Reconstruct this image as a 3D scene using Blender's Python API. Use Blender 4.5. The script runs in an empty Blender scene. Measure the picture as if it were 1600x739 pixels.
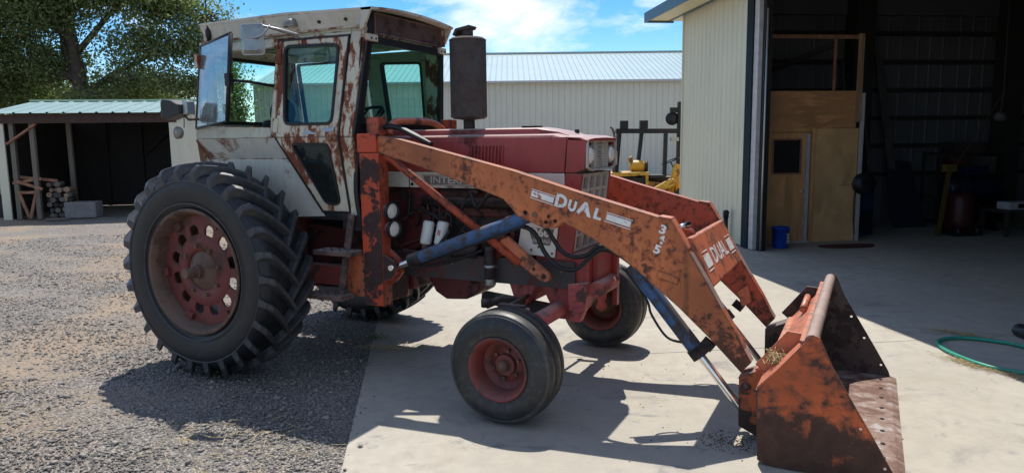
import bpy, bmesh, math, random
import numpy as np
from mathutils import Vector, Matrix
from mathutils.geometry import tessellate_polygon
R = math.radians
S = bpy.context.scene
COL = S.collection
random.seed(7)
rng = np.random.default_rng(11)

# ------------------------------------------------------------------ camera
CAM = Vector((4.878, -5.244, 1.910))
YAW, PITCH, ROLL, FPX = R(-26.460), R(7.651), R(-0.687), 1123.87
cd = bpy.data.cameras.new('camera'); cam = bpy.data.objects.new('camera', cd); COL.objects.link(cam)
F_ = Vector((math.sin(YAW)*math.cos(PITCH), math.cos(YAW)*math.cos(PITCH), -math.sin(PITCH)))
R_ = F_.cross(Vector((0, 0, 1))).normalized(); U_ = R_.cross(F_)
R2 = math.cos(ROLL)*R_ + math.sin(ROLL)*U_; U2 = -math.sin(ROLL)*R_ + math.cos(ROLL)*U_
m = Matrix((R2, U2, -F_)).transposed().to_4x4(); m.translation = CAM
cam.matrix_world = m
cd.sensor_width = 36; cd.lens = FPX/1600*36; cd.clip_end = 2000; cd.clip_start = .05
S.camera = cam
# ------------------------------------------------------------------ sun, sky, exposure
SUN_AZ, SUN_EL = R(-25.0), R(65.0)       # azimuth measured from +Y towards +X
sd = Vector((math.sin(SUN_AZ)*math.cos(SUN_EL), math.cos(SUN_AZ)*math.cos(SUN_EL), math.sin(SUN_EL)))
sl = bpy.data.lights.new('sun', 'SUN'); sl.energy = 4.4; sl.angle = R(.53); sl.color = (1, .955, .88)
so = bpy.data.objects.new('sun', sl); COL.objects.link(so)
so.rotation_euler = (-sd).to_track_quat('-Z', 'Y').to_euler(); so.location = (0, 0, 30)
W = bpy.data.worlds.new('World'); S.world = W; W.use_nodes = True
nt = W.node_tree; nt.nodes.clear()
def wn(t, **k):
    n = nt.nodes.new(t)
    for a, b in k.items(): setattr(n, a, b)
    return n
sky = wn('ShaderNodeTexSky', sky_type='NISHITA', sun_disc=False)
sky.sun_elevation = SUN_EL; sky.sun_rotation = SUN_AZ; sky.air_density = 1.0; sky.dust_density = .15; sky.ozone_density = 2.2; sky.altitude = 1200
tc = wn('ShaderNodeTexCoord'); mp = wn('ShaderNodeMapping'); mp.inputs['Scale'].default_value = (1.6, 1.6, 5.5); mp.inputs['Location'].default_value = (.35, 1.2, 0.1)
n1 = wn('ShaderNodeTexNoise'); n1.inputs['Scale'].default_value = 2.1; n1.inputs['Detail'].default_value = 9; n1.inputs['Roughness'].default_value = .62; n1.inputs['Distortion'].default_value = .35
cr = wn('ShaderNodeValToRGB'); cr.color_ramp.elements[0].position = .47; cr.color_ramp.elements[1].position = .66
mx = wn('ShaderNodeMix', data_type='RGBA'); mx.inputs['B'].default_value = (6.2, 6.3, 6.5, 1)
sat = wn('ShaderNodeHueSaturation'); sat.inputs['Saturation'].default_value = 1.42; sat.inputs['Value'].default_value = .80
bg = wn('ShaderNodeBackground'); bg.inputs['Strength'].default_value = .145; wo = wn('ShaderNodeOutputWorld')
l = nt.links.new
l(tc.outputs['Generated'], mp.inputs['Vector']); l(mp.outputs[0], n1.inputs['Vector']); l(n1.outputs[0], cr.inputs[0])
l(cr.outputs[0], mx.inputs['Factor']); l(sky.outputs[0], sat.inputs['Color']); l(sat.outputs[0], mx.inputs['A']); l(mx.outputs['Result'], bg.inputs[0]); l(bg.outputs[0], wo.inputs[0])
S.view_settings.view_transform = 'Standard'; S.view_settings.look = 'None'; S.view_settings.exposure = 0.50; S.view_settings.gamma = 1
S.cycles.max_bounces = 8; S.cycles.transparent_max_bounces = 16; S.cycles.use_denoising = True

# ------------------------------------------------------------------ materials
def NN(nt, t, **k):
    n = nt.nodes.new(t)
    for a, b in k.items():
        if a in n.inputs: n.inputs[a].default_value = b
        else: setattr(n, a, b)
    return n
def newmat(name):
    m = bpy.data.materials.new(name); m.use_nodes = True; t = m.node_tree
    return m, t, t.nodes['Principled BSDF']
def c4(c): return (c[0], c[1], c[2], 1)
def noise(t, scale, detail=6, rough=.6, stretch=(1, 1, 1), dist=0, loc=(0, 0, 0), coord='Object'):
    tc = t.nodes.new('ShaderNodeTexCoord'); mp = t.nodes.new('ShaderNodeMapping')
    mp.inputs['Scale'].default_value = stretch; mp.inputs['Location'].default_value = loc
    n = t.nodes.new('ShaderNodeTexNoise'); n.inputs['Scale'].default_value = scale; n.inputs['Detail'].default_value = detail
    n.inputs['Roughness'].default_value = rough; n.inputs['Distortion'].default_value = dist
    t.links.new(tc.outputs[coord], mp.inputs[0]); t.links.new(mp.outputs[0], n.inputs['Vector'])
    return n.outputs['Fac']
def ramp(t, src, a, b, ca=(0, 0, 0), cb=(1, 1, 1)):
    r = t.nodes.new('ShaderNodeValToRGB'); e = r.color_ramp.elements
    e[0].position = a; e[1].position = b; e[0].color = c4(ca); e[1].color = c4(cb)
    t.links.new(src, r.inputs[0]); return r.outputs[0]
def mix(t, fac, a, b, mode='MIX'):
    x = t.nodes.new('ShaderNodeMix'); x.data_type = 'RGBA'; x.blend_type = mode
    for s, v in ((x.inputs['Factor'], fac), (x.inputs['A'], a), (x.inputs['B'], b)):
        if isinstance(v, (int, float)): s.default_value = v
        elif isinstance(v, tuple): s.default_value = c4(v)
        else: t.links.new(v, s)
    return x.outputs['Result']
def bump(t, bs, h, strength=.3, dist=.01):
    b = t.nodes.new('ShaderNodeBump'); b.inputs['Strength'].default_value = strength; b.inputs['Distance'].default_value = dist
    t.links.new(h, b.inputs['Height']); t.links.new(b.outputs[0], bs.inputs['Normal'])
def plain(name, col, rough=.6, metal=0, var=.15, scale=8, bmp=.15, spec=.4):
    m, t, b = newmat(name)
    f = noise(t, scale, 5)
    lo = tuple(x*(1-var) for x in col); hi = tuple(min(1, x*(1+var)) for x in col)
    t.links.new(ramp(t, f, .3, .7, lo, hi), b.inputs['Base Color'])
    b.inputs['Roughness'].default_value = rough; b.inputs['Metallic'].default_value = metal; b.inputs['Specular IOR Level'].default_value = spec
    if bmp: bump(t, b, noise(t, scale*6, 4), bmp, .003)
    return m
def paint(name, col, worn, amt=.5, scale=3.0, rough=.45, mid=None, stretch=(1, 1, 1), fade=.18, streak=.0, dust=.12, soft=.035, loc=(0, 0, 0), spec=.4, edge=.0, zg=None):
    """weathered paint: base coat fading, patches worn down to 'worn', a thin rim of 'mid' round each patch"""
    m, t, b = newmat(name)
    f0 = noise(t, 1.7, 4, .5, loc=(3, 1, 2))
    base = ramp(t, f0, .3, .72, tuple(x*(1-fade) for x in col), tuple(min(1, x*(1+fade)) for x in col))
    base = mix(t, ramp(t, noise(t, 26, 4, .7, (1, 1, .25)), .5, .8), base, tuple(x*.72 for x in col))
    w = noise(t, scale, 10, .66, stretch, .25, loc)
    big = noise(t, scale*.28, 3, .5, loc=(loc[0]+5, loc[1], loc[2]+2))
    ad = t.nodes.new('ShaderNodeMath'); ad.operation = 'MULTIPLY_ADD'; ad.inputs[1].default_value = .45
    t.links.new(big, ad.inputs[0]); t.links.new(w, ad.inputs[2])
    th = .725+.24*(.5-amt); adv = ad.outputs[0]
    if zg:                                  # scraped bare towards the ground: zg = (z bare, z sound, strength)
        tz = t.nodes.new('ShaderNodeTexCoord'); sz = t.nodes.new('ShaderNodeSeparateXYZ'); t.links.new(tz.outputs['Object'], sz.inputs[0])
        mr = t.nodes.new('ShaderNodeMapRange'); mr.inputs['From Min'].default_value = zg[0]; mr.inputs['From Max'].default_value = zg[1]; mr.inputs['To Min'].default_value = zg[2]; mr.inputs['To Max'].default_value = 0
        t.links.new(sz.outputs[2], mr.inputs['Value']); a2 = t.nodes.new('ShaderNodeMath'); a2.operation = 'ADD'; t.links.new(adv, a2.inputs[0]); t.links.new(mr.outputs[0], a2.inputs[1]); adv = a2.outputs[0]
    if edge:                                # paint knocked off along the edges
        bv = t.nodes.new('ShaderNodeBevel'); bv.samples = 4; bv.inputs['Radius'].default_value = .018; gg = t.nodes.new('ShaderNodeNewGeometry')
        dt = t.nodes.new('ShaderNodeVectorMath'); dt.operation = 'DOT_PRODUCT'; t.links.new(bv.outputs[0], dt.inputs[0]); t.links.new(gg.outputs['Normal'], dt.inputs[1])
        er = t.nodes.new('ShaderNodeMapRange'); er.inputs['From Min'].default_value = .80; er.inputs['From Max'].default_value = 1.0; er.inputs['To Min'].default_value = edge; er.inputs['To Max'].default_value = 0
        t.links.new(dt.outputs['Value'], er.inputs['Value']); a3 = t.nodes.new('ShaderNodeMath'); a3.operation = 'ADD'; t.links.new(adv, a3.inputs[0]); t.links.new(er.outputs[0], a3.inputs[1]); adv = a3.outputs[0]
    wcol = ramp(t, noise(t, 14, 6, .7), .3, .7, tuple(x*.7 for x in worn), tuple(x*1.35 for x in worn))
    if mid is None: mid = tuple(.5*(a+c)*.9 for a, c in zip(col, worn))
    c = mix(t, ramp(t, adv, th-soft*1.6, th-soft*.6), base, mid)
    fm = ramp(t, adv, th-soft*.3, th+soft*.5)
    c = mix(t, fm, c, wcol)
    if streak:
        s = noise(t, 9, 5, .6, (1, 1, .06)); c = mix(t, ramp(t, s, .58, .58+.2), c, tuple(x*.55 for x in worn))
    if dust:
        g = t.nodes.new('ShaderNodeNewGeometry'); sx = t.nodes.new('ShaderNodeSeparateXYZ'); t.links.new(g.outputs['Normal'], sx.inputs[0])
        k = t.nodes.new('ShaderNodeMath'); k.operation = 'MULTIPLY'; t.links.new(ramp(t, sx.outputs[2], .3, 1.0), k.inputs[0]); k.inputs[1].default_value = dust*2.2
        c = mix(t, k.outputs[0], c, (.42, .35, .30))
    t.links.new(c, b.inputs['Base Color'])
    rr = t.nodes.new('ShaderNodeMapRange'); rr.inputs['To Min'].default_value = rough; rr.inputs['To Max'].default_value = .85
    t.links.new(fm, rr.inputs['Value']); t.links.new(rr.outputs[0], b.inputs['Roughness'])
    b.inputs['Specular IOR Level'].default_value = spec
    bump(t, b, mix(t, .5, w, noise(t, 60, 4, .7)), .25, .004)
    return m
ORANGE = (.50, .085, .018); DARKR = (.035, .018, .014)
MAT = {}
MAT['arm'] = paint('orange_paint_loader_arm', (.43, .125, .042), (.095, .042, .026), .02, 21, .45, mid=(.29, .075, .028), streak=.5, edge=.38, fade=.36, soft=.07, zg=(.50, .80, .26))
MAT['post'] = paint('orange_paint_worn_post', (.50, .06, .018), (.045, .022, .020), .50, 4.5, .45, mid=(.30, .04, .015), soft=.02, edge=-.10)
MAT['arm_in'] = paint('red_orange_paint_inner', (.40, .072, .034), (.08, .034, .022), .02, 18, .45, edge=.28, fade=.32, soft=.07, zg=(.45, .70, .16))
MAT['orange'] = paint('orange_paint', (.54, .15, .07), (.10, .045, .03), .06, 12, .42, streak=.3, edge=.2, soft=.06)
MAT['bucket_side'] = paint('bucket_scraped_side', (.46, .090, .024), (.065, .030, .020), .22, 10, .5, mid=(.22, .048, .018), stretch=(.8, 1, 1), loc=(1.3, 0, .4), soft=.07, edge=.15, zg=(.16, .42, .20), fade=.35)
MAT['bracket'] = paint('orange_bracket_paint', (.42, .080, .022), (.04, .022, .018), .25, 9, .5, edge=.15, soft=.05, zg=(.10, .22, .16))
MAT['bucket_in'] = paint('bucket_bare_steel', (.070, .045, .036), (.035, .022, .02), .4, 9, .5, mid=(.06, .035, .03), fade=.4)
MAT['bucket_floor'] = paint('bucket_floor_polished', (.38, .355, .34), (.13, .072, .052), .52, 9, .38, mid=(.24, .165, .135), stretch=(.9, 1.1, 1), soft=.10, dust=0)
MAT['pipe'] = paint('bucket_pipe_worn', (.30, .20, .17), (.16, .09, .075), 0.3, 6, .45, dust=.2)
MAT['red'] = paint('faded_red_paint', (.30, .050, .046), (.10, .024, .02), .05, 2.6, .42, fade=.22, dust=.32, edge=.05)
MAT['redlow'] = paint('dusty_red_castings', (.38, .080, .070), (.10, .045, .038), .22, 6, .6, dust=.3, fade=.3, edge=.05)
MAT['redrim'] = paint('faded_red_wheel', (.17, .036, .031), (.08, .036, .028), .24, 7, .55, dust=.07, fade=.35, edge=.08)
MAT['rustrim'] = paint('rusty_rim', (.15, .085, .058), (.085, .048, .036), .35, 5, .65, fade=.3, dust=.06)
MAT['cream'] = paint('cream_paint', (.56, .52, .41), (.17, .052, .026), .06, 5, .45, mid=(.36, .22, .13), edge=.12)
MAT['cream_rust'] = paint('cream_paint_rusted', (.56, .51, .39), (.155, .045, .024), .32, 7.5, .5, mid=(.33, .16, .08), stretch=(1.5, 1.5, .7), soft=.03, edge=.14)
MAT['cream_roof'] = paint('cream_roof_rusted', (.55, .51, .42), (.19, .055, .028), .13, 3.2, .5, mid=(.36, .2, .11), soft=.02, loc=(2, 0, 0), edge=.12)
MAT['cream_panel'] = paint('cream_fender_panel', (.55, .53, .46), (.20, .09, .05), .03, 3.0, .38, dust=.1)
MAT['inner'] = paint('cab_inner_olive', (.33, .36, .27), (.12, .10, .08), .12, 4, .6)
MAT['white_stripe'] = paint('white_stripe', (.58, .56, .50), (.25, .2, .16), 0.1, 4, .45)
MAT['black'] = plain('black_rubber_seal', (.012, .012, .013), .5, 0, .2)
MAT['blackmetal'] = plain('black_metal', (.018, .018, .020), .45, .3, .2)
MAT['engine'] = paint('greasy_engine', (.032, .020, .020), (.012, .010, .010), 0.3, 6, .6, dust=.15)
MAT['engine_red'] = paint('engine_dark_red', (.11, .018, .018), (.03, .014, .013), 0.3, 6, .55, dust=.2)
MAT['rail'] = paint('grey_frame_rail', (.055, .045, .045), (.10, .035, .03), 0.2, 5, .6)
MAT['blue'] = paint('blue_cylinder_paint', (.035, .085, .19), (.045, .04, .04), .24, 14, .45, mid=(.04, .055, .09), fade=.25, soft=.06)
MAT['chrome'] = plain('chrome_rod', (.75, .74, .72), .16, 1, .05, 20, .05)
MAT['muffler'] = paint('sooty_muffler', (.056, .053, .052), (.060, .046, .042), .3, 3, .6, streak=0, dust=.03, fade=.3)
MAT['glassframe'] = plain('galvanised', (.35, .36, .37), .35, .6, .1)
MAT['grille'] = plain('grey_beige_grille', (.42, .40, .35), .55, 0, .15, 12)
MAT['dark'] = plain('dark_recess', (.012, .010, .010), .8)
MAT['white'] = paint('worn_white_decal', (.74, .73, .70), (.40, .14, .07), .02, 30, .5, soft=.03)
MAT['white_clean'] = plain('white_enamel', (.70, .69, .64), .4, 0, .06)
MAT['badge'] = plain('grey_badge', (.14, .135, .13), .5)
MAT['badge_l'] = plain('pale_badge_letters', (.45, .44, .41), .5)
MAT['step'] = paint('rusty_step_steel', (.16, .10, .085), (.07, .045, .04), 0.3, 8, .6, dust=.2)
MAT['plastic_blue'] = plain('blue_plastic', (.010, .06, .38), .35, 0, .05, 4, .03)
MAT['straw'] = plain('dry_straw', (.42, .33, .17), .8, 0, .35, 30, 0)
MAT['yellow'] = paint('yellow_machine_paint', (.62, .33, .03), (.20, .10, .03), 0.12, 6, .4)
MAT['hose_green'] = plain('green_garden_hose', (.03, .30, .20), .35, 0, .15, 6, .05)
MAT['shaded_strap'] = plain('shaded_yellow_strap', (.09, .07, .035), .8)  # straw yellow darkened, shade of the shop put into the colour
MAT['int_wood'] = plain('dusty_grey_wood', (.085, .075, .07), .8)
MAT['vinyl'] = plain('black_vinyl_seat', (.02, .022, .024), .5, 0, .2, 10)
def rubber(name, col, dusty):
    m, t, b = newmat(name)
    f = noise(t, 5, 8, .65); c = ramp(t, f, .35, .75, col, tuple(min(1, x*1.7) for x in col))
    f2 = ramp(t, noise(t, 22, 6, .7), .5, .8)
    k = t.nodes.new('ShaderNodeMath'); k.operation = 'MULTIPLY'; k.inputs[1].default_value = dusty; t.links.new(f2, k.inputs[0])
    c = mix(t, k.outputs[0], c, (.22, .19, .16)); t.links.new(c, b.inputs['Base Color'])
    b.inputs['Roughness'].default_value = .48; b.inputs['Specular IOR Level'].default_value = .45
    bump(t, b, noise(t, 45, 5, .7), .25, .004); return m
MAT['tyre'] = rubber('tractor_tyre_rubber', (.006, .007, .010), .07)
MAT['lug'] = rubber('tyre_lug_rubber', (.026, .027, .030), .35)
MAT['tyre_f'] = rubber('front_tyre_rubber', (.015, .016, .018), .25)
MAT['tread_f'] = rubber('front_tread_lit', (.034, .033, .032), .4)  # paler than the sidewall: sunlit grey of the tread put into the colour
def glass(name, tint, gl=.10, rough=.02, haze=0.0):
    m, t, b = newmat(name); t.nodes.remove(b); out = t.nodes['Material Output']
    tr = t.nodes.new('ShaderNodeBsdfTransparent'); tr.inputs[0].default_value = c4(tint)
    g = t.nodes.new('ShaderNodeBsdfGlossy'); g.inputs['Roughness'].default_value = rough; g.inputs['Color'].default_value = (.9, .95, 1, 1)
    ge = t.nodes.new('ShaderNodeNewGeometry'); dp = t.nodes.new('ShaderNodeVectorMath'); dp.operation = 'DOT_PRODUCT'
    t.links.new(ge.outputs['Incoming'], dp.inputs[0]); t.links.new(ge.outputs['Normal'], dp.inputs[1])
    ab = t.nodes.new('ShaderNodeMath'); ab.operation = 'ABSOLUTE'; t.links.new(dp.outputs['Value'], ab.inputs[0])
    om = t.nodes.new('ShaderNodeMath'); om.operation = 'SUBTRACT'; om.inputs[0].default_value = 1; t.links.new(ab.outputs[0], om.inputs[1])
    fr = t.nodes.new('ShaderNodeMath'); fr.operation = 'POWER'; fr.inputs[1].default_value = 5; t.links.new(om.outputs[0], fr.inputs[0])
    ms = t.nodes.new('ShaderNodeMixShader'); a = t.nodes.new('ShaderNodeMath'); a.operation = 'MULTIPLY_ADD'; a.inputs[1].default_value = .9; a.inputs[2].default_value = .035+gl
    t.links.new(fr.outputs[0], a.inputs[0]); t.links.new(a.outputs[0], ms.inputs[0]); t.links.new(tr.outputs[0], ms.inputs[1]); t.links.new(g.outputs[0], ms.inputs[2])
    last = ms.outputs[0]
    if haze:
        d = t.nodes.new('ShaderNodeBsdfDiffuse'); d.inputs[0].default_value = (.55, .58, .58, 1)
        m2 = t.nodes.new('ShaderNodeMixShader'); h = t.nodes.new('ShaderNodeMath'); h.operation = 'MULTIPLY'; h.inputs[1].default_value = haze*2
        t.links.new(noise(t, 3, 6, .6, (1, 1, .5)), h.inputs[0]); t.links.new(h.outputs[0], m2.inputs[0]); t.links.new(last, m2.inputs[1]); t.links.new(d.outputs[0], m2.inputs[2]); last = m2.outputs[0]
    t.links.new(last, out.inputs['Surface']); return m
MAT['glass'] = glass('green_tinted_glass', (.78, .955, .925), .0)
MAT['glass_dark'] = glass('dark_window_glass', (.34, .46, .43), .0, haze=.02)
MAT['glass_open'] = glass('dusty_window_glass', (.80, .87, .88), .08, haze=.12)
MAT['lens'] = plain('lamp_lens', (.80, .78, .70), .12, .15, .10, 40, .2)
MAT['mirror_back'] = plain('brushed_mirror_back', (.24, .25, .25), .30, .8, .25, 6)
MAT['amber'] = plain('dull_reflector', (.22, .21, .18), .35, .3, .3, 20)

def corrugated(name, col, v=.06, rough=.45, dirt=.25):
    m, t, b = newmat(name)
    c = ramp(t, noise(t, .7, 5, .6), .3, .7, tuple(x*(1-v) for x in col), tuple(x*(1+v) for x in col))
    c = mix(t, ramp(t, noise(t, 5, 6, .65, (1, 1, .12)), .55, .9), c, tuple(x*(1-dirt) for x in col))
    t.links.new(c, b.inputs['Base Color']); b.inputs['Roughness'].default_value = rough; b.inputs['Specular IOR Level'].default_value = .35
    return m
MAT['wall_cream'] = corrugated('cream_steel_siding', (.61, .585, .46))
MAT['wall_far'] = corrugated('cream_steel_siding_far', (.54, .52, .45), .03, .45, .10)
MAT['roof_teal'] = corrugated('pale_teal_steel_roof', (.23, .33, .33), .10, .42)
MAT['roof_far'] = corrugated('pale_blue_green_roof', (.31, .40, .41), .05, .36)
MAT['trim_green'] = plain('dark_green_trim', (.007, .018, .024), .7, 0, .15, 8, .05, .2)
MAT['trim_blue'] = plain('slate_blue_fascia', (.045, .10, .14), .4)
MAT['soffit'] = corrugated('cream_soffit', (.60, .55, .36))
MAT['trim_light'] = plain('pale_trim_board', (.42, .41, .42), .5)
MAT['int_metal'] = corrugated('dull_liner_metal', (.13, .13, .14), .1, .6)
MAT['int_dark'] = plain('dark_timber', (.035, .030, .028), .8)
def wood(name, col, scale=3, axis=(1, 12, 12), rough=.7):
    m, t, b = newmat(name)
    tc = t.nodes.new('ShaderNodeTexCoord'); mp = t.nodes.new('ShaderNodeMapping'); mp.inputs['Scale'].default_value = axis
    wv = t.nodes.new('ShaderNodeTexWave'); wv.inputs['Scale'].default_value = scale*.4; wv.inputs['Distortion'].default_value = 7; wv.inputs['Detail'].default_value = 4; wv.inputs['Detail Scale'].default_value = 1.2
    t.links.new(tc.outputs['Object'], mp.inputs[0]); t.links.new(mp.outputs[0], wv.inputs[0])
    c = ramp(t, wv.outputs['Fac'], .2, .8, tuple(x*.68 for x in col), tuple(x*1.12 for x in col))
    c = mix(t, ramp(t, noise(t, 2, 4), .35, .7), c, tuple(x*.82 for x in col))
    t.links.new(c, b.inputs['Base Color']); b.inputs['Roughness'].default_value = rough; return m
MAT['ply'] = wood('plywood_orange', (.56, .27, .115), 2, (1, 2.2, 9))
MAT['osb'] = wood('plywood_plain', (.60, .36, .16), 1.2, (1, 3, 1.5))
MAT['door_wood'] = wood('varnished_door', (.58, .30, .12), 1.5, (2, 9, .8))
MAT['lumber'] = wood('pale_lumber', (.34, .22, .13), 3, (9, 9, 1))
MAT['lumber_red'] = wood('red_lumber', (.30, .14, .08), 3, (1, 9, 9))
MAT['beam'] = wood('dark_brown_beam', (.060, .028, .020), 3, (1, 9, 9))
MAT['old_post'] = wood('weathered_post', (.17, .145, .115), 3, (9, 9, 1))

def concrete():
    m, t, b = newmat('concrete_slab')
    c = ramp(t, noise(t, .55, 8, .62), .3, .72, (.32, .29, .24), (.42, .385, .32))
    c = mix(t, ramp(t, noise(t, 7, 8, .72), .42, .78), c, (.295, .27, .235))
    c = mix(t, ramp(t, noise(t, 1.6, 8, .7, (1, 1, 1), .6, (4, 7, 0)), .57, .70), c, (.235, .215, .19))
    c = mix(t, ramp(t, noise(t, 2.4, 5, .6, (1.4, .6, 1), 1.2, (9, 2, 0)), .63, .70), c, (.225, .215, .20))
    c = mix(t, ramp(t, noise(t, 150, 3, .7), .66, .74), c, (.22, .20, .18))
    c = mix(t, ramp(t, noise(t, 1.1, 6, .7, (1, 1, 1), .3, (1, 3, 0)), .60, .75), c, (.32, .255, .19))
    c = mix(t, ramp(t, noise(t, 4.5, 9, .75, (1, 1, 1), .8, (2, 2, 0)), .60, .68), c, (.25, .23, .20))
    t.links.new(c, b.inputs['Base Color']); b.inputs['Roughness'].default_value = .82; b.inputs['Specular IOR Level'].default_value = .25
    bump(t, b, mix(t, .5, noise(t, 90, 5, .7), noise(t, 9, 6, .6)), .35, .006); return m
MAT['concrete'] = concrete()
def gravel_ground():
    m, t, b = newmat('crushed_rock_ground')
    tc = t.nodes.new('ShaderNodeTexCoord')
    vo = t.nodes.new('ShaderNodeTexVoronoi'); vo.inputs['Scale'].default_value = 55; vo.inputs['Randomness'].default_value = 1
    t.links.new(tc.outputs['Object'], vo.inputs['Vector'])
    sep = t.nodes.new('ShaderNodeSeparateColor'); t.links.new(vo.outputs['Color'], sep.inputs[0])
    c = ramp(t, sep.outputs[0], .0, 1.0, (.13, .12, .11), (.38, .34, .29))
    c = mix(t, ramp(t, vo.outputs['Distance'], .35, .75), c, (.10, .09, .085))
    dirt = ramp(t, noise(t, .33, 7, .62, (1, 1, 1), .4, (2.0, 5.5, 0)), .46, .60)
    d2 = mix(t, ramp(t, noise(t, 14, 6, .7), .35, .7), (.34, .24, .155), (.25, .20, .15))
    k = t.nodes.new('ShaderNodeMath'); k.operation = 'MULTIPLY'; k.inputs[1].default_value = .85; t.links.new(dirt, k.inputs[0])
    c = mix(t, k.outputs[0], c, d2)
    t.links.new(c, b.inputs['Base Color']); b.inputs['Roughness'].default_value = .9; b.inputs['Specular IOR Level'].default_value = .2
    inv = t.nodes.new('ShaderNodeMath'); inv.operation = 'SUBTRACT'; inv.inputs[0].default_value = 1; t.links.new(vo.outputs['Distance'], inv.inputs[1])
    bump(t, b, mix(t, .35, inv.outputs[0], noise(t, 12, 6, .7)), .9, .02); return m
MAT['gravel'] = gravel_ground()
def stone_mat():
    m, t, b = newmat('crushed_rock_pieces')
    at = t.nodes.new('ShaderNodeAttribute'); at.attribute_name = 'tone'
    c = ramp(t, at.outputs['Fac'], 0, 1, (.125, .115, .104), (.40, .36, .30)); e = t.nodes
    c = mix(t, ramp(t, noise(t, 60, 4, .7), .4, .7), c, (.15, .14, .14))
    t.links.new(c, b.inputs['Base Color']); b.inputs['Roughness'].default_value = .85; return m
MAT['stone'] = stone_mat()
def leafmat(name, a, bcol, tr=.35):
    m, t, b = newmat(name)
    at = t.nodes.new('ShaderNodeAttribute'); at.attribute_name = 'tone'
    c = ramp(t, at.outputs['Fac'], 0, 1, a, bcol)
    t.links.new(c, b.inputs['Base Color']); b.inputs['Roughness'].default_value = .55; b.inputs['Specular IOR Level'].default_value = .35
    out = t.nodes['Material Output']; tl = t.nodes.new('ShaderNodeBsdfTranslucent'); t.links.new(mix(t, .5, c, (.20, .30, .04)), tl.inputs[0])
    ms = t.nodes.new('ShaderNodeMixShader'); ms.inputs[0].default_value = tr
    t.links.new(b.outputs[0], ms.inputs[1]); t.links.new(tl.outputs[0], ms.inputs[2]); t.links.new(ms.outputs[0], out.inputs[0]); return m
MAT['leaf'] = leafmat('cottonwood_leaves', (.08, .11, .045), (.29, .34, .15), .45)
MAT['leaf2'] = leafmat('bright_leaves', (.09, .14, .03), (.24, .30, .09))
MAT['bark'] = plain('dark_bark', (.075, .058, .045), .9, 0, .35, 6, .8)

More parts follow.
